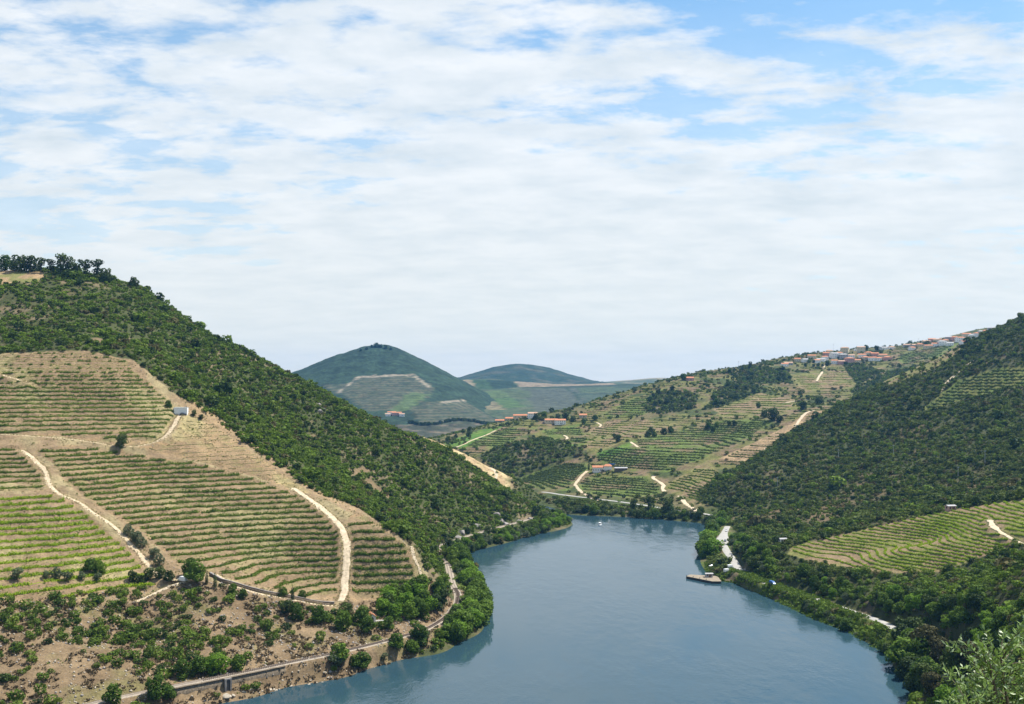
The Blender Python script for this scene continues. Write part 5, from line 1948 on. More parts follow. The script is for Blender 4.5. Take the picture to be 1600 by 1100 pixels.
# the lone tree by the track and terrace trees
tree_at(LEFT, "dark", 190, 706, 8.5, "lone dark round tree beside the track between the terraces")
for px, py, ht, kd, lab in [(200, 838, 6, "grey", "grey-green olive tree at the top of the gully between terraces"), (212, 848, 6.5, "grey", "largest olive tree of the clump between the terraces"), (220, 855, 6, "grey", "lower olive tree of the clump between the terraces"),
                            (240, 872, 5.5, "grey", "olive tree beside the winding track, uphill of the white van"), (249, 884, 6, "grey", "rounded olive tree just above the white van"), (297, 900, 9, "broad", "tall green tree right beside the white van"),
                            (306, 912, 10, "broad", "broad green tree below the white van"), (141, 894, 7, "broad", "tree with open crown on the lower left terraces"), (155, 898, 7, "broad", "right one of the paired trees on the lower left terraces"), (152, 908, 4.5, "grey", "small olive below the paired terrace trees"),
                            (88, 904, 5.5, "grey", "bushy olive tree on the lower left terraces"), (105, 907, 4.8, "grey", "small olive tree right of the bushy one on the lower terraces"), (72, 903, 3.6, "grey", "smallest olive tree on the lower left terraces"), (26, 907, 6, "grey", "olive tree at the far left of the lower terraces"), (128, 906, 3.8, "grey", "low olive between the terrace trees"),
                            (208, 908, 5.5, "dark", "dark tree at the left of the row below the bright terraces"), (220, 910, 5, "dark", "dark tree in the middle of the row below the bright terraces"), (233, 905, 6, "dark", "dark tree with forked crown below the bright terraces"), (250, 904, 6, "dark", "dark tree near the track bend below the bright terraces"), (263, 908, 5.5, "dark", "dark tree at the right of the row below the bright terraces"),
                            (364, 930, 5.5, "broad", "small tree before the stone wall, left of the cypress"), (379, 937, 5.0, "broad", "bush-like tree in front of the stone wall"), (472, 936, 5, "broad", "small tree just right of the cypress at the wall"), (442, 932, 5.5, "broad", "small tree just left of the cypress at the wall"),
                            (303, 650, 4.0, "dark", "small bush-like tree right of the white shed"), (314, 655, 3.5, "dark", "second small tree right of the white shed"), (263, 634, 4.5, "broad", "green tree left of the white shed")]:
    tree_at(LEFT, kd, px, py, ht, lab)
for px, py, ht, lab in [(457, 940, 8.5, "slim dark cypress at the stone wall below the terraces"), (323, 914, 7.5, "dark cypress at the left end of the stone wall"), (336, 920, 8.5, "taller cypress near the end of the stone wall")]:
    tree_at(LEFT, "cypress", px, py, ht, lab, None, "cypress_tree")
# grove at the foot of the nose
r = np.random.default_rng(17)
n = 0
while n < 30:
    px, py = r.uniform(588, 705), r.uniform(925, 972)
    if not in_poly(np.array([px]), np.array([py]), [(592, 940), (640, 925), (690, 918), (703, 940), (690, 962), (640, 978), (598, 968)])[0]:
        continue
    n += 1
    kd = ["broad", "broad", "dark", "bright"][n % 4] if n % 9 else "bright"
    where_ = "upper edge" if py < 940 else "lower edge" if py > 958 else "left part" if px < 630 else "right part" if px > 672 else "middle"
    tree_at(LEFT, kd, px, py, r.uniform(6.5, 10.0), {"broad": "leafy green", "dark": "dark", "bright": "bright green"}[kd] + f" tree in the {where_} of the grove at the railway bend", "trees in the grove at the railway bend")
for px, py, ht, kd, lab in [(340, 1055, 9, "bright", "bright green round tree beside the railway near the lower edge"), (243, 1098, 10, "broad", "dark green tree between railway and shore at the lower left"), (177, 1108, 8, "broad", "green tree on the shore at the lower left corner"),
                            (263, 1090, 6, "broad", "small tree at the left end of the retaining wall"), (310, 1056, 8, "broad", "tree in the gully above the retaining wall"), (285, 1060, 8, "broad", "left tree in the gully above the retaining wall"), (372, 1050, 7, "broad", "tree right of the bright round one above the railway"),
                            (535, 985, 10, "broad", "round tree on the slope left of the chapel"), (497, 975, 9, "broad", "tree on the stony slope below the cypress"), (540, 965, 7, "dark", "dark tree at the foot of the steep track"), (566, 975, 9, "broad", "tall tree in front of the white chapel"), (575, 990, 8, "broad", "tree just below the white chapel"),
                            (600, 962, 9, "bright", "bright tree right of the white chapel"), (608, 982, 6, "broad", "rounded bush-like tree right of the chapel"), (463, 970, 8.5, "broad", "bushy tree mid slope under the stone wall"), (448, 960, 7, "dark", "dark bushy tree under the stone wall")]:
    tree_at(LEFT, kd, px, py, ht, lab)


def bank_trees(B, inland, spacing, hts, kinds, weights, label, group, seed, s0=0.0, s1=1.0, h=LEFT, zmin=-0.2, road=None, clear=3.0):
    r = np.random.default_rng(seed)
    B = np.array(B)[:, :2]
    seg = np.linalg.norm(np.diff(B, axis=0), axis=1)
    s = np.concatenate([[0], np.cumsum(seg)])
    q = s[-1] * s0
    k = 0
    while q < s[-1] * s1:
        p = np.array([np.interp(q, s, B[:, 0]), np.interp(q, s, B[:, 1])])
        p2 = np.array([np.interp(q + 2, s, B[:, 0]), np.interp(q + 2, s, B[:, 1])])
        t_ = (p2 - p) / max(np.linalg.norm(p2 - p), 1e-6)
        nn = np.array([-t_[1], t_[0]])
        if h.zb(*(p + nn * 10)) < h.zb(*(p - nn * 10)):
            nn = -nn
        pos = p + nn * r.uniform(*inland) + t_ * r.uniform(-1.5, 1.5)
        q += spacing * r.uniform(0.7, 1.35)
        if road is not None and np.min(np.hypot(road[:, 0] - pos[0], road[:, 1] - pos[1])) < clear:
            continue
        z = float(h.z(*pos))
        if z < zmin:
            z = zmin
        kd = kinds[int(r.choice(len(kinds), p=weights))]
        k += 1
        ht_ = r.uniform(*hts)
        qx_ = float(proj(pos[0], pos[1], z)[0])
        if h is RIGHT and pos[1] < 660 and (1180 < qx_ < 1255 or 1325 < qx_ < 1378):
            ht_ *= 0.45         # the road shows over low growth here
        base_ = label.replace("leafy ", "").replace("dark ", "").replace("green ", "")
        look = ("tall " if ht_ > hts[0] + 0.6 * (hts[1] - hts[0]) else "low " if ht_ < hts[0] + 0.3 * (hts[1] - hts[0]) else "") + {"bright": "bright green ", "dark": "dark ", "grey": "grey-green ", "brown": "brownish ", "broad": "leafy green "}[kd]
        tree(kd, pos[0], pos[1], z, ht_, look + base_, group, wide=r.uniform(0.95, 1.25))
    return k


G1 = "trees along the left river bank"
c = 0
c += bank_trees(LB[2:6], (1.0, 4.0), 6.0, (5.0, 9.5), ["broad", "dark", "bright", "grey"], [0.6, 0.2, 0.1, 0.1], "green waterside tree on the left bank below the railway", G1, 1, 0.1, 1.0, road=RAIL, clear=4.5)
c += bank_trees(LB[5:10], (0.5, 4.0), 5.0, (7.0, 11.5), ["broad", "bright", "dark"], [0.65, 0.2, 0.15], "leafy waterside tree at the bulge of the left bank", G1, 2, road=RAIL, clear=4.5)
c += bank_trees(LB[5:9], (4.0, 10.0), 6.0, (6.5, 10.0), ["broad", "bright", "dark"], [0.7, 0.15, 0.15], "leafy waterside tree at the bulge of the left bank", G1, 3, road=RAIL, clear=4.5)
c += bank_trees(LB[9:], (0.5, 5.0), 5.5, (5.0, 9.0), ["broad", "bright", "dark"], [0.6, 0.25, 0.15], "waterside tree on the far part of the left bank", G1, 4, road=RAIL, clear=4.0)
c += bank_trees(LB[9:], (4.0, 10.0), 5.5, (5.0, 8.5), ["broad", "bright", "dark"], [0.6, 0.2, 0.2], "waterside tree on the far part of the left bank", G1, 14, road=RAIL, clear=4.0)
c += bank_trees(LB[9:], (9.0, 18.0), 5.5, (4.5, 7.5), ["broad", "dark"], [0.6, 0.4], "waterside tree on the far part of the left bank", G1, 15, road=RAIL, clear=4.0)
G2 = "trees along the right river bank"
c += bank_trees(RB[0:4], (0.5, 5.0), 4.6, (7.0, 12.0), ["broad", "bright", "dark"], [0.6, 0.25, 0.15], "leafy tree between the road and the river above the quay", G2, 5, 0.0, 0.85, h=RIGHT, road=ROAD, clear=8.5)
c += bank_trees(RB[0:3], (5.0, 12.0), 5.5, (8.0, 13.0), ["broad", "bright", "bright"], [0.5, 0.25, 0.25], "leafy tree between the road and the river above the quay", G2, 6, h=RIGHT, road=ROAD, clear=9.5)
c += bank_trees(RB[5:11], (0.5, 3.0), 4.6, (4.0, 7.2), ["broad", "grey", "dark"], [0.7, 0.1, 0.2], "green waterside tree on the right bank below the road", G2, 7, h=RIGHT, road=ROAD, clear=4.0)
c += bank_trees(RB[10:13], (0.5, 10.0), 5.0, (8.0, 13.0), ["dark", "broad", "brown"], [0.5, 0.3, 0.2], "dark tree overhanging the water at the lower right", G2, 9, h=RIGHT, road=ROAD, clear=4.0)
for off in (7.0, 13.0):
    c += bank_trees(ROAD[30:], (off, off + 4), 6.0, (5.0, 8.5), ["broad", "bright", "dark"], [0.6, 0.15, 0.25], "leafy tree on the slope just above the right bank road", "trees above the right bank road", 10 + int(off), h=RIGHT, road=ROAD, clear=5.5)
G3 = "trees along the far river bank"
FB = [on_water(*p) for p in [(880, 805), (890, 804), (930, 806), (960, 807), (1050, 813), (1095, 817), (1110, 822)]]
c += bank_trees(FB, (1.0, 9.0), 7.0, (5.0, 10.0), ["dark", "broad"], [0.6, 0.4], "dark waterside tree on the far bank of the bend", G3, 11, h=MIDDLE)
c += bank_trees(FB, (8.0, 16.0), 8.0, (5.0, 8.0), ["dark", "broad"], [0.6, 0.4], "dark waterside tree on the far bank of the bend", G3, 12, h=MIDDLE)
# bigger trees at the lower right
for px, py, ht, kd, lab in [(1415, 1010, 13, "dark", "tall dark tree standing over the right bank road"), (1448, 1028, 15, "brown", "large brownish tree at the lower right bank"), (1470, 1045, 13, "brown", "second brownish tree, nearer the lower right corner"), (1500, 1062, 14, "dark", "dark conifer-like tree left of the foreground olive"),
                            (1432, 1000, 11, "dark", "dark tree behind the large brownish one"), (1515, 1052, 12, "brown", "brownish tree just left of the foreground olive"), (1455, 1092, 10, "brown", "rounded olive-brown tree at the water in the lower right corner"), (1478, 1106, 8, "bright", "bright yellow-green tree at the bottom edge on the right"),
                            (1430, 1085, 9, "dark", "dark tree at the water left of the rounded olive-brown one"), (1500, 1108, 7, "bright", "bright low tree at the bottom edge beside the foreground olive")]:
    tree_at(RIGHT, kd, px, py, ht, lab)
# village hill
MT = [(990, 800, 16, "poplar", "left tall dark poplar on the far river bank"), (1013, 800, 18, "poplar", "tallest dark poplar on the far river bank"), (1043, 802, 15, "dark", "broad dark tree right of the poplars on the far bank"), (920, 734, 13, "cypress", "tall cypress beside the orange-roofed farmhouse"),
      (1208, 656, 17, "dark", "large dark round tree on the upper village hill"), (1195, 652, 12, "dark", "tree at the left of the large dark round one"), (1218, 660, 10, "dark", "low tree at the right of the large dark round one"), (1255, 640, 13, "dark", "dark tree above the bare brown spur"), (1280, 632, 13, "dark", "right dark tree above the bare brown spur"),
      (1068, 594, 12, "broad", "round tree beside the small red-roofed house on the ridge"), (1185, 636, 9, "broad", "single pale tree on the terraces left of the large dark one"), (1107, 670, 10, "broad", "tree on the track through the middle terraces"), (1114, 674, 8, "broad", "lower tree on the track through the middle terraces"), (1120, 667, 8, "broad", "upper tree on the track through the middle terraces"),
      (1172, 577, 15, "gum", "tall tree standing out on the ridge left of the village"), (1160, 580, 12, "gum", "tree at the left of the tall one on the ridge"), (1188, 578, 10, "gum", "round tree between ridge grove and village"), (1140, 583, 9, "broad", "tree at the left end of the ridge grove"), (1131, 584, 8, "broad", "small tree at the far left of the ridge grove"),
      (1353, 548, 12, "dark", "dark tree among the village houses"), (1370, 548, 11, "dark", "right dark tree among the village houses"), (838, 655, 12, "dark", "tree right of the orange-roofed estate"), (850, 653, 11, "broad", "tree between the two estates"), (872, 657, 11, "dark", "dark tree behind the white estate"), (884, 656, 13, "dark", "larger dark tree right of the white estate"),
      (895, 658, 11, "dark", "dark tree at the right end behind the white estate"), (912, 662, 9, "broad", "tree right of the white estate hedge"), (930, 656, 9, "broad", "tree by the small house right of the estates")]
for px, py, ht, kd, lab in MT:
    tree_at(MIDDLE, kd, px, py, ht, lab, None, "cypress_tree" if kd == "cypress" else "tree")
r = np.random.default_rng(33)
for poly, n, lab, grp in [(M_SCRUB[1], 22, "dark tree in the dense grove on the village hill", "trees in the grove on the village hill"), (M_SCRUB[2], 14, "dark tree in the upper grove left of the village", "trees in the upper grove"),
                          (M_SCRUB[3], 18, "dark tree in the ridge wood left of the village", "trees in the ridge wood"), ([(1225, 566), (1300, 566), (1395, 552), (1395, 560), (1300, 574), (1230, 573)], 12, "small tree between the gardens below the village", "trees below the village"),
                          ([(905, 690), (1100, 665), (1230, 650), (1230, 655), (1100, 672), (905, 697)], 10, "small tree along the terraces of the village hill", "trees along the village hill terraces"), ([(690, 690), (735, 672), (745, 678), (700, 696)], 6, "small tree around the green field", "trees around the green field")]:
    k = 0
    while k < n:
        px, py = r.uniform(min(q[0] for q in poly), max(q[0] for q in poly)), r.uniform(min(q[1] for q in poly), max(q[1] for q in poly))
        if in_poly(np.array([px]), np.array([py]), poly)[0]:
            tree_at(MIDDLE, ["dark", "dark", "broad"][k % 3], px, py, r.uniform(6, 11), lab, grp)
            k += 1
# trees on the far peak
for i, (px, py, ht) in enumerate([(588, 542, 15), (594, 543, 12), (581, 543, 9), (603, 544, 12), (611, 546, 8), (573, 546, 8), (564, 548, 7)]):
    tree_at(PEAK, "dark", px, py, ht, "tree of the small clump on top of the distant peaked hill", "trees on the distant peak", wide=1.3)
# tree line at the foot of the peaked hill
for i in range(46):
    px = 640 + i * 3.4 + r.uniform(-1, 1)
    tree_at(PEAK, "dark", px, 661 + 3.5 * math.sin(i * 0.2) + r.uniform(-0.6, 0.6), r.uniform(7, 10), "tree in the long row at the foot of the distant peaked hill", "tree row at the foot of the peaked hill")

# plant what can be seen: the largest as trees of their own, the rest as one wood
arr = np.array([(t_[1], t_[2], t_[3], t_[4]) for t_ in PLANTED])
vis = visible(arr[:, 0], arr[:, 1], arr[:, 2] + arr[:, 3] * 0.85)
px, py = proj(arr[:, 0], arr[:, 1], arr[:, 2])
vis &= (px > -25) & (px < 1625) & (py < 1165)
app = np.where(vis, arr[:, 3] / arr[:, 1], 0)
named = np.array([t_[6] is None for t_ in PLANTED])
order = np.argsort(-(app + 10.0 * (named & vis)))[:285]
single = np.zeros(len(PLANTED), bool)
single[order] = True
single &= vis
WOOD_OF = {}
for i, t_ in enumerate(PLANTED):
    if single[i]:
        root = plant(*t_)
        WOOD_OF.setdefault({"brown": "dark", "gum": "dark", "poplar": "dark", "grey": "broad", "cypress": "none"}.get(t_[0], t_[0]), []).append(root)
rest = [i for i in range(len(PLANTED)) if vis[i] and not single[i]]
protos = [next(c_ for c_ in root.children if c_.name.startswith("crown")) for root in WOOD_OF["broad"][:3] + WOOD_OF["dark"][:2] + WOOD_OF["bright"][:1]]
if rest:
    r = np.random.default_rng(66)
    kinds_ = np.array([{"broad": 0, "bright": 5}.get(PLANTED[i][0], 3) for i in rest])
    pick = np.where(kinds_ == 0, r.integers(0, 3, len(rest)), np.where(kinds_ == 3, r.integers(3, 5, len(rest)), 5))
    sc_ = np.array([PLANTED[i][4] / 9.0 for i in rest])
    gn_mass("distant_wood", arr[rest][:, :3] - np.array([0, 0, 0.2]), np.stack([sc_ * np.array([PLANTED[i][8] for i in rest])] * 2 + [sc_], 1), np.stack([np.zeros(len(rest)), np.zeros(len(rest)), r.uniform(0, 6.28, len(rest))], 1),
            pick, protos, "small distant trees along banks and groves")
print("trees single", int(single.sum()), "wood", len(rest), "unseen", int((~vis).sum()))

# ------------------------------------------------------------------ houses
WIN = MB().box(-0.5, 0.5, -0.06, 0.06, 0, 1.3).mesh("window", M["window"])
DOOR = MB().box(-0.55, 0.55, -0.07, 0.07, 0, 2.1).mesh("door", M["door"])


def house(name, label, loc, w, l, h, rz, wall="white_wall", roof="roof", rise=1.6, group=None, hip=False, wins=(3, 2), floors=1, door=True, cat="house", root=None, off=(0, 0)):
    """walls with gables, an overhanging tiled roof, recessed windows, a door; local x is the long side"""
    t = root or thing(name, label, cat, loc, rz, group)
    a, b = l / 2, w / 2
    ox, oy = off
    mb = MB()
    inset = a * 0.45 if hip else 0.0
    V = [(-a, -b, -3), (a, -b, -3), (a, b, -3), (-a, b, -3), (-a, -b, h), (a, -b, h), (a, b, h), (-a, b, h), (-a + inset, 0, h + rise), (a - inset, 0, h + rise)]
    V = [(x + ox, y + oy, z) for x, y, z in V]
    mb.add(V, [(0, 1, 5, 4), (2, 3, 7, 6), (1, 2, 6, 9, 5) if not hip else (1, 2, 6, 5), (3, 0, 4, 8, 7) if not hip else (3, 0, 4, 7)])
    link("wall", mb.mesh("wall", M[wall]), t)
    rb = MB()
    e, th = 0.45, 0.22
    k = rise / b
    y0, z0 = b + e, h - e * k
    ra, rin = a + e, a - inset + (e if not hip else 0)
    for s in (-1, 1):
        p = [(-ra, s * y0, z0 + 0.04), (ra, s * y0, z0 + 0.04), (rin, 0, h + rise + 0.04), (-rin, 0, h + rise + 0.04)]
        p = [(x + ox, y + oy, z) for x, y, z in p]
        q = [(x, y, z + th) for x, y, z in p]
        fs = [(0, 1, 2, 3), (4, 5, 6, 7), (0, 1, 5, 4), (1, 2, 6, 5), (3, 0, 4, 7)]
        rb.add(p + q, fs)
    if hip:
        for s in (-1, 1):
            p = [(s * ra, -y0, z0 + 0.04), (s * ra, y0, z0 + 0.04), (s * rin, 0, h + rise + 0.04)]
            p = [(x + ox, y + oy, z) for x, y, z in p]
            rb.add(p + [(x, y, z + th) for x, y, z in p], [(0, 1, 2), (3, 4, 5), (0, 1, 4, 3)])
    link("roof", rb.mesh("roof", M[roof]), t)
    nx, ny = wins
    for f in range(floors):
        zb = 0.9 + f * (h / floors)
        for s in (-1, 1):
            for i in range(nx):
                link("window", WIN, t, (ox - a + (i + 0.5) * l / nx, oy + s * (b + 0.01), zb))
            for i in range(ny):
                link("window", WIN, t, (ox + s * (a + 0.01), oy - b + (i + 0.5) * w / ny, zb), math.pi / 2)
    if door:
        link("door", DOOR, t, (ox + l * 0.08, oy - b - 0.02, 0))
    return t


def spot(h, px, py):
    q, k = h.hit(px, py), 0
    while q is None and k < 40:
        k += 1
        q = h.hit(px, py + k)
    return q


VH = "houses of the village on the ridge"
VILLAGE = [  # px, py of the foot, long side, depth, wall height, wall, roof, label
    (1232, 570, 26, 9, 4, "grey_wall", "roof_pale", "long low orange-roofed house at the left end of the village"), (1246, 564, 12, 9, 4, "cream_wall", "roof", "small orange-roofed house second from the village's left end"), (1258, 565, 13, 9, 4, "white_wall", "roof_grey", "white house with a grey roof near the left end of the village"),
    (1268, 559, 22, 10, 4.5, "cream_wall", "roof", "wide orange-roofed house on the village's left slope"), (1283, 564, 16, 8, 3, "white_wall", "roof_grey", "low white shed-like house below the wide orange roof"), (1289, 562, 13, 9, 5, "white_wall", "roof", "white house with steep orange roof beside the low white shed"),
    (1296, 552, 15, 10, 5, "cream_wall", "roof_pale", "cream house on the skyline left of the apartment block"), (1303, 559, 16, 11, 8, "white_wall", "roof_grey", "tall white house in the middle of the village"), (1304, 568, 12, 9, 5, "white_wall", "roof", "white orange-roofed house at the lower edge of the village"),
    (1314, 569, 13, 9, 5, "pink_wall", "roof_pale", "pale pink house at the lower edge of the village"), (1327, 568, 17, 12, 9, "pink_wall", "roof", "big red-pink house at the lower edge of the village"), (1318, 560, 16, 11, 7, "grey_wall", "roof_grey", "grey house behind the big red-pink one"),
    (1320, 551, 24, 12, 9, "cream_wall", "roof_pale", "broad apartment block on the village skyline"), (1345, 550, 20, 12, 9, "cream_wall", "roof_pale", "second cream block on the village skyline"), (1346, 558, 16, 10, 5, "white_wall", "roof", "orange-roofed house below the second cream block"),
    (1357, 555, 15, 10, 5, "cream_wall", "roof", "orange-roofed house beside the village trees"), (1363, 563, 18, 11, 5, "white_wall", "roof", "white house with broad orange roof at the right of the village"), (1367, 556, 14, 10, 5, "pink_wall", "roof", "pinkish house under the village trees"),
    (1379, 558, 17, 11, 4.5, "cream_wall", "roof", "orange-roofed house at the right end of the lower village"), (1386, 562, 14, 10, 4.5, "pink_wall", "roof", "bright pink house at the right end of the lower village"), (1380, 546, 20, 9, 3.5, "white_wall", "roof_grey", "low white building on the ridge right of the trees"),
    (1393, 545, 13, 9, 3.5, "white_wall", "roof_pale", "small white house between the two halves of the village"), (1417, 542, 15, 9, 4, "grey_wall", "roof_pale", "leftmost grey house of the upper village"), (1429, 542, 16, 10, 4, "grey_wall", "roof_pale", "pale-roofed house in the upper village, beside the leftmost"),
    (1437, 541, 13, 9, 4, "cream_wall", "roof", "cream house left of the big orange roof"), (1450, 544, 22, 13, 5, "cream_wall", "roof", "house with the biggest orange roof in the upper village"), (1447, 536, 15, 10, 4, "cream_wall", "roof_pale", "cream house on the skyline above the biggest orange roof"),
    (1456, 533, 14, 10, 4.5, "pink_wall", "roof", "pink house on the skyline of the upper village"), (1465, 534, 16, 10, 4.5, "cream_wall", "roof_pale", "pale long house on the skyline of the upper village"), (1472, 539, 18, 11, 6.5, "white_wall", "roof_grey", "large white house in the upper village"),
    (1483, 531, 15, 10, 5.5, "grey_wall", "roof_grey", "grey block on the skyline right of the large white house"), (1484, 539, 13, 9, 4, "white_wall", "roof_grey", "small white house below the grey block"), (1492, 531, 14, 10, 5, "pink_wall", "roof", "reddish house right of the grey block"),
    (1500, 533, 17, 11, 6, "white_wall", "roof", "tall white and pink house in the upper village"), (1510, 526, 18, 11, 5.5, "cream_wall", "roof", "orange-roofed house high on the ridge near the right hill"), (1519, 527, 13, 9, 4.5, "white_wall", "roof_grey", "white house right of the high orange-roofed one"),
    (1534, 522, 15, 10, 5, "grey_wall", "roof_grey", "dark grey house near the top end of the village"), (1541, 521, 14, 10, 5, "pink_wall", "roof", "orange house at the top end of the village"), (1549, 516, 14, 9, 5, "grey_wall", "roof_grey", "last grey house where the village meets the right hill")]
VILLAGE += [(1226, 572, 13, 9, 4, "white_wall", "roof", "white house at the very left foot of the village"), (1276, 566, 12, 9, 4, "white_wall", "roof", "small white house under the village's left slope"), (1291, 556, 13, 9, 5, "pink_wall", "roof", "pinkish house on the upper left slope of the village"),
            (1311, 556, 12, 9, 6, "white_wall", "roof", "narrow white house left of the grey one in the village"), (1330, 560, 13, 10, 6, "white_wall", "roof_pale", "white house between grey house and church tower"), (1340, 566, 12, 9, 4, "cream_wall", "roof", "small cream house right of the big red-pink one"),
            (1352, 562, 13, 9, 4.5, "cream_wall", "roof", "cream house below the orange roofs at the village centre"), (1372, 563, 12, 9, 4, "white_wall", "roof", "white cottage under the right end of the lower village"), (1425, 546, 12, 9, 4, "white_wall", "roof", "white cottage below the leftmost upper houses"),
            (1461, 541, 13, 9, 5, "white_wall", "roof", "white house between the biggest orange roof and the large white house"), (1477, 535, 12, 9, 5, "cream_wall", "roof", "cream house behind the large white one"), (1505, 537, 12, 9, 4, "white_wall", "roof", "white cottage below the tall white and pink house"), (1526, 525, 12, 9, 5, "white_wall", "roof", "white house squeezed among the top houses of the village")]
r = np.random.default_rng(8)
for px, py, l, w, hh_, wl, rf, lab in VILLAGE:
    q = spot(MIDDLE, px, py)
    house("village_house", lab, (q[0], q[1], q[2]), w * 1.05, min(l, 16) * 1.0, hh_ * 1.12, r.uniform(-0.5, 0.5), wl, rf, 1.8, VH, hip=bool(r.random() < 0.3), wins=(3, 2), floors=2 if hh_ > 5.5 else 1, door=False)
# church tower beside the apartment block
q = spot(MIDDLE, 1336, 559)
t = thing("church_tower", "pale yellow church tower rising among the village houses", "church tower", q)
link("tower", MB().box(-2.6, 2.6, -2.6, 2.6, -3, 14).mesh("tower", M["yellow_wall"]), t)
link("belfry", MB().box(-2.1, 2.1, -2.1, 2.1, 14.01, 17).mesh("belfry", M["white_wall"]), t)
link("spire", MB().add([(-2.4, -2.4, 17.01), (2.4, -2.4, 17.01), (2.4, 2.4, 17.01), (-2.4, 2.4, 17.01), (0, 0, 20)], [(0, 1, 4), (1, 2, 4), (2, 3, 4), (3, 0, 4), (3, 2, 1, 0)]).mesh("spire", M["roof_grey"]), t)
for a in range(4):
    link("opening_shade", MB().box(-0.6, 0.6, -0.05, 0.05, 14.6, 16.4).mesh("opening_shade", M["iron"]), t, (math.sin(a * math.pi / 2) * 2.12, -math.cos(a * math.pi / 2) * 2.12, 0), a * math.pi / 2)  # dark slabs on the belfry faces imitate its shaded inside

# farmhouse by the far bank: long range with a taller wing at its right end
q = spot(MIDDLE, 938, 735)
FH = house("farmhouse", "long white farmhouse with orange tiled roof and a wing on the right", q, 9, 19, 4.6, -0.06, rise=1.9, wins=(7, 2), cat="farmhouse")
house("farmhouse", "", q, 9, 9.5, 6.4, 0, rise=2.1, wins=(4, 3), root=FH, off=(9.0, -3.5), hip=True)
q2 = spot(MIDDLE, 970, 735)
house("farm_shed", "long low stone shed right of the white farmhouse", q2, 6, 15, 2.8, 0.05, "stone", "roof_grey", 0.9, wins=(4, 1), cat="shed")
q3 = spot(MIDDLE, 959, 726)
tp = link("tarpaulin", MB().box(-6, 6, -1.4, 1.4, 0.0, 1.1).box(-5.4, 5.4, -1.0, 1.0, 1.11, 1.5).mesh("tarpaulin", M["blue_paint"]), None, q3, 0.05)
tag(tp, "blue tarpaulin over a stack behind the farmhouse", "tarpaulin")
# estates on the saddle
for px, py, l, w, hh_, wl, rf, rz, lab in [(816, 652, 30, 11, 4, "cream_wall", "roof", 0.05, "long orange-roofed main house of the left estate"), (832, 652, 15, 14, 7, "white_wall", "roof_pale", 0.1, "tall pale house at the right end of the left estate"), (797, 654, 16, 10, 3.5, "cream_wall", "roof", 0.1, "low orange-roofed wing left of the estate's main house"),
                                          (781, 657, 15, 10, 3, "grey_wall", "roof", 0.0, "small orange-roofed barn at the far left of the estate"), (861, 660, 20, 12, 4, "cream_wall", "roof", 0.15, "orange-roofed left wing of the white estate"), (875, 662, 17, 11, 6, "white_wall", "roof", 0.05, "large white house of the estate above the terraces"),
                                          (911, 652, 12, 9, 4, "cream_wall", "roof", 0.0, "small orange house right of the white estate"), (1078, 594, 13, 9, 4, "pink_wall", "roof", 0.0, "small red-roofed house beside a round tree on the ridge")]:
    q = spot(MIDDLE, px, py)
    house("country_house", lab, q, w, l, hh_, rz, wl, rf, 1.9, "country houses on the village hill", wins=(5, 2), floors=2 if hh_ > 5.5 else 1)
for i, (px, py, l, rf, wl) in enumerate([(612, 647, 22, "roof", "white_wall"), (620, 648, 26, "roof", "pink_wall"), (606, 650, 14, "roof_pale", "white_wall"), (628, 650, 14, "roof_pale", "white_wall")]):
    q = spot(PEAK, px, py)
    house("country_house", ["white house of the distant estate under the peaked hill", "long pink house of the distant estate under the peaked hill", "small house at the left of the distant estate", "small house at the right of the distant estate"][i], q, 11, l, 5, 0.1, wl, rf, 2.0, "houses of the distant estate", wins=(4, 2))
# white shed on the left terraces
q = LEFT.hit(283, 643)
t = thing("white_shed", "flat white shed standing at the end of the track on the left hill", "shed", q, 0.12)
link("wall", MB().box(-4.2, 4.2, -2.2, 2.2, -1.5, 4.2).mesh("wall", M["white_wall"]), t)
link("roof", MB().box(-4.35, 4.35, -2.35, 2.35, 4.21, 4.38).mesh("roof", M["white_paint"]), t)
# chapel
q = LEFT.hit(580, 972)
t = house("chapel", "tiny white chapel with orange roof and a dark arched doorway", q, 3.6, 5.2, 3.0, 0.35 + math.pi / 2, rise=1.3, wins=(1, 0), door=False, cat="chapel")
link("door", MB().box(-0.08, 0.08, -0.65, 0.65, 0, 2.1).tube([(-0.08, 0, 2.1), (0.08, 0, 2.1)], [0.65, 0.65], 12).mesh("door", M["iron"]), t, (-2.62, 0, 0))
link("cross", MB().box(-0.07, 0.07, -0.07, 0.07, 0, 1.1).box(-0.07, 0.07, -0.35, 0.35, 0.65, 0.79).mesh("cross", M["rock"]), t, (-2.6, 0, 4.4))
q = LEFT.hit(592, 972)
gw = MB().box(-4, 4, -0.25, 0.25, -1.0, 1.0).mesh("garden_wall", M["white_wall"])
tag(link("garden_wall", gw, None, q, 0.1), "short white wall right of the tiny chapel", "wall")

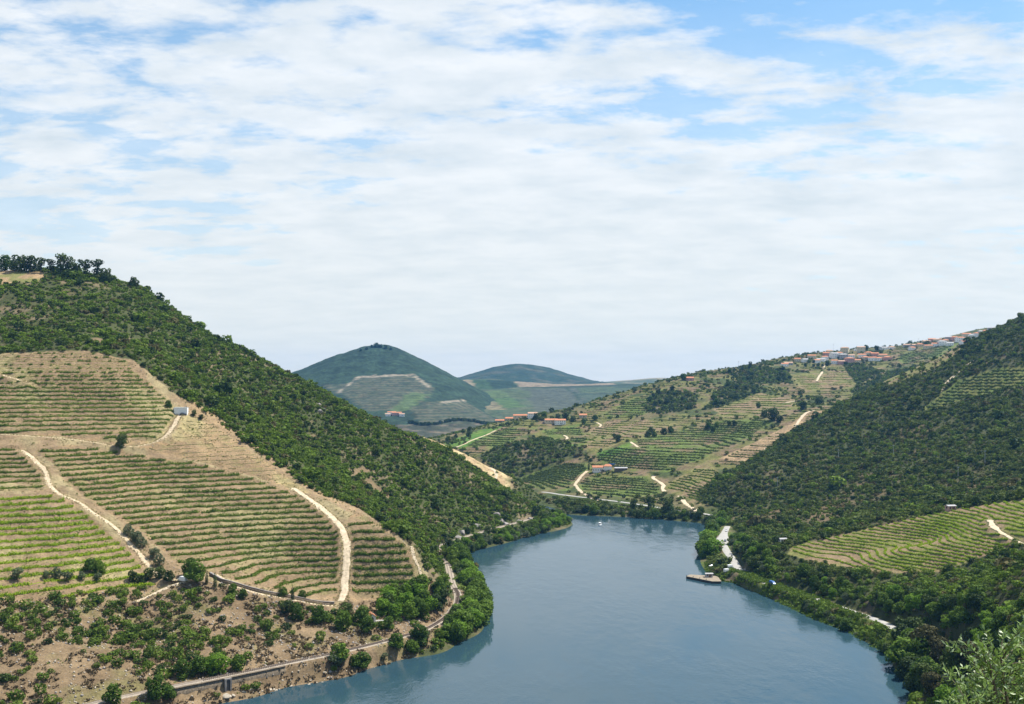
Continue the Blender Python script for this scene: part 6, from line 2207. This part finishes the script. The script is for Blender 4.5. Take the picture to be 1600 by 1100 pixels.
# ------------------------------------------------------------------ quay and what stands round it
zq = 1.2
pts = [unproj(px, py, (CAM_H - zq) * F / (py - HOR)) for px, py in [(1072, 901), (1079, 898.5), (1121, 901), (1127, 909), (1113, 909)]]
mb = MB()
n = len(pts)
mb.add([(x, y, -4) for x, y, z in pts] + [(x, y, zq) for x, y, z in pts], [tuple(range(n, 2 * n))] + [(i, (i + 1) % n, n + (i + 1) % n, n + i) for i in range(n)])
t = thing("quay", "stone quay with a pale deck jutting into the river below the road", "quay", (0, 0, 0))
link("wall", mb.mesh("wall", M["dark_concrete"]), t)
cx, cy = np.mean([p[0] for p in pts]), np.mean([p[1] for p in pts])
dk = MB()
pp = [(cx + (x - cx) * 1.006, cy + (y - cy) * 1.02) for x, y, z in pts]
dk.add([(x, y, zq + 0.01) for x, y in pp] + [(x, y, zq + 0.35) for x, y in pp], [tuple(range(n, 2 * n)), tuple(reversed(range(n)))] + [(i, (i + 1) % n, n + (i + 1) % n, n + i) for i in range(n)])
link("deck", dk.mesh("deck", M["quay_deck"]), t)
for i in range(4):
    x, y = pts[0][0] * (1 - i / 4) + pts[4][0] * i / 4 + 0.6, pts[0][1] * (1 - i / 4) + pts[4][1] * i / 4 + 0.9
    link("bollard", MB().tube([(0, 0, 0), (0, 0, 0.5), (0, 0, 0.62)], [0.22, 0.18, 0.26], 8).mesh("bollard", M["iron"]), t, (x, y, zq + 0.36))


def flat_spot(px, py, z, h=RIGHT):
    x, y, _ = unproj(px, py, (CAM_H - z) * F / (py - HOR))
    return x, y, max(float(h.z(x, y)), z - 1.5)


x, y, z = flat_spot(1105, 899, 3.0)
house("kiosk", "small grey flat hut on the quay", (x + 1.5, y + 2.0, 1.6), 3.0, 4.6, 2.2, 0.0, "grey_wall", "roof_grey", 0.3, wins=(2, 1), cat="hut")
x, y, z = flat_spot(1121, 862, 5.5)
t = thing("pavilion", "small open pavilion with a reddish tiled roof among riverside trees", "pavilion", (x, y, z), 0.2)
for sx in (-2.6, 2.6):
    for sy in (-2.0, 2.0):
        link("post", MB().box(-0.15, 0.15, -0.15, 0.15, -2, 5.0).mesh("post", M["door"]), t, (sx, sy, 0))
link("roof", MB().add([(-3.4, -2.8, 5.0), (3.4, -2.8, 5.0), (3.4, 2.8, 5.0), (-3.4, 2.8, 5.0), (0, 0, 6.9)], [(0, 1, 4), (1, 2, 4), (2, 3, 4), (3, 0, 4), (3, 2, 1, 0)]).mesh("roof", M["roof_pale"]), t)
x, y, z = flat_spot(1112, 886, 2.0)
t = thing("canopy_tent", "white peaked tent at the water beside the quay", "tent", (x, y, max(z, 0.6)), 0.3)
t.scale = (0.8, 0.8, 0.7)
for sx in (-1.8, 1.8):
    for sy in (-1.8, 1.8):
        link("post", MB().box(-0.05, 0.05, -0.05, 0.05, -1.5, 2.4).mesh("post", M["white_paint"]), t, (sx, sy, 0))
link("roof", MB().add([(-2, -2, 2.4), (2, -2, 2.4), (2, 2, 2.4), (-2, 2, 2.4), (0, 0, 3.9)], [(0, 1, 4), (1, 2, 4), (2, 3, 4), (3, 0, 4), (3, 2, 1, 0)]).mesh("roof", M["white_paint"]), t)
for px, py, w, l, hh_, wl, lab in [(1223, 848, 3, 4.6, 2.4, "white_wall", "small white hut at the left corner of the right bank vineyard"), (1168, 861, 3.6, 4.6, 2.6, "grey_wall", "small pale hut half hidden by trees above the road"), (1485, 797, 4, 5.5, 2.6, "pink_wall", "tiny pink-walled hut on the crest of the right bank vineyard")]:
    q = spot(RIGHT, px, py)
    house("hut", lab, q, w, l, hh_, 0.2, wl, "roof_grey", 0.5, wins=(2, 1), cat="hut")

# ------------------------------------------------------------------ vehicles and boats


def lofted(sections, name, mat):
    """a body from cross sections [(x, half width, z low, z high)]"""
    mb = MB()
    for x, w, z0, z1 in sections:
        mb.v += [(x, -w, z0), (x, -w * 1.02, z0 + (z1 - z0) * 0.55), (x, -w * 0.86, z1), (x, w * 0.86, z1), (x, w * 1.02, z0 + (z1 - z0) * 0.55), (x, w, z0)]
    for i in range(len(sections) - 1):
        for k in range(6):
            a, b = i * 6 + k, i * 6 + (k + 1) % 6
            mb.f.append((a, b, b + 6, a + 6))
    mb.f.append(tuple(reversed(range(6))))
    mb.f.append(tuple((len(sections) - 1) * 6 + k for k in range(6)))
    return mb.mesh(name, mat)


def vehicle(name, label, cat, loc, rz, paint, van=False, group=None):
    t = thing(name, label, cat, loc, rz, group)
    if van:
        body = [(-2.6, 0.9, 0.45, 2.25), (-2.5, 0.98, 0.35, 2.4), (1.0, 0.98, 0.35, 2.4), (1.75, 0.96, 0.35, 1.6), (2.5, 0.92, 0.4, 1.15), (2.65, 0.85, 0.5, 0.95)]
        glass = [(1.02, 0.93, 1.5, 2.25), (1.66, 0.9, 1.45, 1.64)]
    else:
        body = [(-2.15, 0.75, 0.45, 0.85), (-2.05, 0.85, 0.35, 0.98), (-0.6, 0.87, 0.32, 1.0), (1.0, 0.87, 0.32, 0.98), (1.95, 0.84, 0.35, 0.82), (2.15, 0.72, 0.45, 0.7)]
        glass = [(-1.75, 0.74, 0.97, 1.0), (-1.2, 0.74, 0.99, 1.42), (0.1, 0.74, 0.99, 1.46), (0.95, 0.74, 0.97, 1.0)]
    link("body", lofted(body, "body", paint), t)
    link("windows", lofted(glass, "windows", M["window"]), t)
    if not van:
        link("roof", MB().box(-1.15, 0.1, -0.62, 0.62, 1.43, 1.49).mesh("roof", paint), t)
    wm = MB().tube([(0, -0.1, 0), (0, 0.1, 0)], [0.33, 0.33], 12).mesh("wheel", M["tyre"])
    for sx in (-1.35, 1.4):
        for sy in (-0.84, 0.84):
            link("wheel", wm, t, (sx * (1.2 if van else 1.0), sy, 0.33))
    for sy in (-0.6, 0.6):
        link("headlight", MB().box(-0.04, 0.04, -0.15, 0.15, -0.07, 0.07).mesh("headlight", M["white_paint"]), t, (2.66 if van else 2.14, sy, 0.72 if van else 0.62))
    return t


def on_road(px, py):
    x, y, _ = unproj(px, py, (CAM_H - 5.7) * F / (py - HOR))
    k = int(np.argmin(np.hypot(ROAD[:, 0] - x, ROAD[:, 1] - y)))
    k2 = min(k + 1, len(ROAD) - 1)
    return (x, y, 5.72), math.atan2(ROAD[k2, 1] - ROAD[k2 - 1, 1], ROAD[k2, 0] - ROAD[k2 - 1, 0])


p_, a_ = on_road(1135, 830)
vehicle("parked_car", "white car far along the riverside road", "car", p_, a_, M["white_paint"], group="cars on the riverside road")
p_, a_ = on_road(1133, 846)
vehicle("parked_car", "dark grey car on the riverside road near the pavilion", "car", p_, a_, M["grey_paint"], group="cars on the riverside road")
p_, a_ = on_road(1158, 893)
vehicle("parked_car", "dark car parked at the wide part of the riverside road", "car", (p_[0] + 3, p_[1], 5.72), a_ + 1.2, M["grey_paint"], group="cars on the riverside road")
p_, a_ = on_road(1207, 914)
vehicle("blue_van", "blue van driving on the riverside road right of the quay", "van", p_, a_, M["blue_paint"], van=True)
x, y, z = flat_spot(1136, 892, 5.0)
vehicle("white_van", "white van parked between the trees and the quay", "van", (x, y, float(RIGHT.z(x, y)) + 0.05), 0.6, M["white_paint"], van=True)
x, y, z = flat_spot(1141, 889, 5.0)
vehicle("white_van", "second white van parked tight behind the first by the quay", "van", (x, y, float(RIGHT.z(x, y)) + 0.05), 0.5, M["white_paint"], van=True)
q = LEFT.hit(285, 907)
vehicle("white_van", "white van parked on the track under the trees of the left hill", "van", (q[0], q[1], q[2] + 0.25), 2.7, M["white_paint"], van=True)
q = LEFT.hit(289, 645)
vehicle("parked_car", "dark car parked in front of the white shed", "car", (q[0], q[1] - 4.0, float(LEFT.z(q[0], q[1] - 4.0)) + 0.2), 0.4, M["grey_paint"])


def boat(name, label, loc, rz, s=1.0):
    t = thing(name, label, "boat", loc, rz)
    t.scale = (s, s, s)
    link("hull", lofted([(-4.5, 1.3, -0.3, 0.9), (-4.3, 1.5, -0.4, 0.9), (1.5, 1.5, -0.4, 1.0), (3.4, 0.9, -0.3, 1.2), (4.6, 0.1, 0.2, 1.4)], "hull", M["white_paint"]), t)
    link("cabin", MB().box(-3.2, 1.4, -1.1, 1.1, 0.95, 1.9).mesh("cabin", M["grey_paint"]), t)
    link("canopy", MB().box(-3.9, 1.8, -1.35, 1.35, 2.45, 2.6).mesh("canopy", M["white_paint"]), t)
    for sx in (-3.0, 1.3):
        for sy in (-1.15, 1.15):
            link("post", MB().box(-0.05, 0.05, -0.05, 0.05, 0.95, 2.45).mesh("post", M["white_paint"]), t, (sx, sy, 0))
    return t


x, y, z = on_water(937, 820)
boat("tour_boat", "small white canopy boat out on the far reach of the river", (x, y, 0.0), -1.9, 0.75)

# waves spreading from the boat
for i, pts in enumerate([[(938, 822), (930, 824), (920, 821), (908, 816), (897, 812)], [(939, 823), (948, 828), (965, 832), (985, 835)]]):
    W_ = np.array([on_water(*q) for q in pts])
    sg = np.concatenate([[0], np.cumsum(np.linalg.norm(np.diff(W_[:, :2], axis=0), axis=1))])
    qq = np.arange(0, sg[-1], 2.0)
    L_ = np.stack([np.interp(qq, sg, W_[:, 0]), np.interp(qq, sg, W_[:, 1])], 1)
    V = np.concatenate([np.column_stack([L_[:, 0], L_[:, 1] + o_, np.full(len(L_), z_)]) for o_, z_ in ((-1.6, -0.02), (-0.5, 0.16), (0.3, 0.20), (1.8, -0.02))])
    n = len(L_)
    ii = np.arange(n - 1)
    Fq = np.concatenate([np.stack([ii + k * n, ii + 1 + k * n, ii + 1 + (k + 1) * n, ii + (k + 1) * n], 1) for k in range(3)])
    tag(link("wake", make_mesh("wake", V, Fq, [M["water"]], True)), "wave spreading over the river from the small white boat", kind="stuff")

# ------------------------------------------------------------------ power poles, masts, viaduct
for px, py, ht, lab in [(1310, 718, 10, "pale power pole on the scrub hill, left of the pair above the vineyard"), (1396, 712, 10.5, "pale power pole in the middle of the scrub hill"), (1539, 724, 11, "pale power pole at the right of the scrub hill"), (1497, 746, 9, "pale power pole low on the right scrub hill"),
                        (1215, 760, 9, "pale power pole at the left edge of the scrub hill"), (1370, 816, 17, "tall dark pole standing behind the right bank vineyard")]:
    q = spot(RIGHT, px, py)
    dark = "dark" in lab
    t = thing("power_pole", lab, "power pole", q, 0.4)
    link("pole", MB().tube([(0, 0, -1), (0, 0, ht)], [0.28, 0.16], 6).mesh("pole", M["iron" if dark else "pole"]), t)
    link("crossarm", MB().box(-1.3, 1.3, -0.08, 0.08, 0, 0.2).mesh("crossarm", M["iron" if dark else "pole"]), t, (0, 0, ht - 1.0))
    for sx in (-1.1, 0, 1.1):
        link("insulator", MB().tube([(0, 0, 0), (0, 0, 0.45)], [0.09, 0.07], 6).mesh("insulator", M["grey_wall"]), t, (sx, 0, ht - 0.8))
for px, py, ht, lab in [(1302, 552, 20, "thin mast rising over the left part of the village"), (1435, 541, 17, "thin mast rising over the upper village"), (1154, 578, 17, "thin mast on the ridge left of the village")]:
    q = spot(MIDDLE, px, py)
    t = thing("mast", lab, "mast", q)
    link("pole", MB().tube([(0, 0, -1), (0, 0, ht)], [0.22, 0.10], 5).mesh("pole", M["pole"]), t)
    link("antenna", MB().box(-0.5, 0.5, -0.1, 0.1, ht - 2.0, ht - 0.5).mesh("antenna", M["grey_wall"]), t)

t = thing("road_viaduct", "low dark road viaduct behind the dry spur", "bridge", unproj(690, 700, 1500))
link("deck", MB().box(0, 54, -3, 3, -1.2, 0.0).mesh("deck", M["grey_wall"]), t)
link("parapet", MB().box(0, 54, -3.1, -2.8, 0.01, 0.9).mesh("parapet", M["quay_deck"]), t)
for i in range(4):
    link("pier", MB().box(-1.0, 1.0, -2.2, 2.2, -24, -1.21).mesh("pier", M["grey_wall"]), t, (6 + i * 14, 0, 0))

# ------------------------------------------------------------------ the olive tree beside the viewpoint
r = np.random.default_rng(3)
rp = random.Random(3)
OX, OY = 6.45, 12.2
oz = float(RIGHT.z(OX, OY))
ol = thing("olive_tree", "silvery green olive tree close to the viewpoint at the lower right corner", "tree", (OX, OY, oz))
top = 127.05 - oz
wood, twigs = MB(), []
wood.tube([(0, 0, -0.8), (0.1, 0.05, top * 0.25), (0.0, 0.1, top * 0.5)], [0.17, 0.14, 0.10], 7)
for i in range(16):
    a = i * 2.4
    rr = rp.uniform(0.4, 1.5)
    z0 = top * rp.uniform(0.3, 0.5)
    zt = top * (1.0 - 0.16 * rr) + rp.uniform(-0.5, 0.2)
    ex, ey = math.cos(a) * rr, math.sin(a) * rr
    pth = [(0, 0.05, z0), (ex * 0.45, ey * 0.45, z0 + (zt - z0) * 0.45), (ex * 0.85, ey * 0.85, z0 + (zt - z0) * 0.8), (ex, ey, zt)]
    wood.tube(pth, [0.06, 0.04, 0.022, 0.008], 5)
    for j in range(34):
        u = rp.uniform(0.3, 1.0)
        k = min(int(u * 3), 2)
        f_ = u * 3 - k
        b = Vector(pth[k]) * (1 - f_) + Vector(pth[k + 1]) * f_
        dr = Vector((rp.gauss(0, 0.5) + ex * 0.25, rp.gauss(0, 0.5) + ey * 0.25, rp.uniform(0.1, 0.9))).normalized()
        twigs.append((b, dr, rp.uniform(0.28, 0.62)))
Vs, Cn = [], 0
for b, dr, ln in twigs:
    e = b + dr * ln
    wood.tube([b, b + dr * ln * 0.5 + Vector((0, 0, 0.02)), e], [0.007, 0.005, 0.002], 3, cap=False)
    for m in range(int(ln * 62)):
        u = rp.uniform(0.1, 1.05)
        base = b + dr * ln * u
        ld = (dr * 0.6 + Vector((rp.gauss(0, 0.6), rp.gauss(0, 0.6), rp.gauss(0.1, 0.5)))).normalized()
        sd = ld.orthogonal().normalized()
        sd.rotate(Matrix.Rotation(rp.uniform(0, 6.28), 3, ld))
        L_, w_ = rp.uniform(0.06, 0.10), rp.uniform(0.010, 0.016)
        nn = ld.cross(sd)
        Vs += [base, base + ld * L_ * 0.5 + sd * w_ + nn * 0.004, base + ld * L_, base + ld * L_ * 0.5 - sd * w_ + nn * 0.004]
Vs = np.array([tuple(v) for v in Vs])
om, ot, oo = new_mat("olive_leaves")
g_ = N(ot, "ShaderNodeNewGeometry")
nz = noise_tex(ot, 3.0, 3, 0.6, g_.outputs["Position"])
cr = N(ot, "ShaderNodeValToRGB")
cr.color_ramp.elements[0].position = 0.3
cr.color_ramp.elements[0].color = (0.15, 0.25, 0.045, 1)
cr.color_ramp.elements[1].position = 0.7
cr.color_ramp.elements[1].color = (0.31, 0.44, 0.12, 1)
ot.links.new(nz, cr.inputs[0])
mx = N(ot, "ShaderNodeMix", data_type="RGBA")
ot.links.new(g_.outputs["Backfacing"], mx.inputs["Factor"])
ot.links.new(cr.outputs[0], mx.inputs["A"])
mx.inputs["B"].default_value = (0.34, 0.43, 0.23, 1)
b_ = N(ot, "ShaderNodeBsdfPrincipled")
b_.inputs["Roughness"].default_value = 0.45
ot.links.new(mx.outputs["Result"], b_.inputs["Base Color"])
tr = N(ot, "ShaderNodeBsdfTranslucent")
ot.links.new(cr.outputs[0], tr.inputs["Color"])
ms = N(ot, "ShaderNodeMixShader")
ms.inputs[0].default_value = 0.3
ot.links.new(b_.outputs[0], ms.inputs[1])
ot.links.new(tr.outputs[0], ms.inputs[2])
ot.links.new(ms.outputs[0], oo.inputs[0])
link("foliage", make_mesh("foliage", Vs, np.arange(len(Vs)).reshape(-1, 4), [om]), ol)
link("branches", wood.mesh("branches", M["bark"]), ol)
print("objects", len(scene.objects))
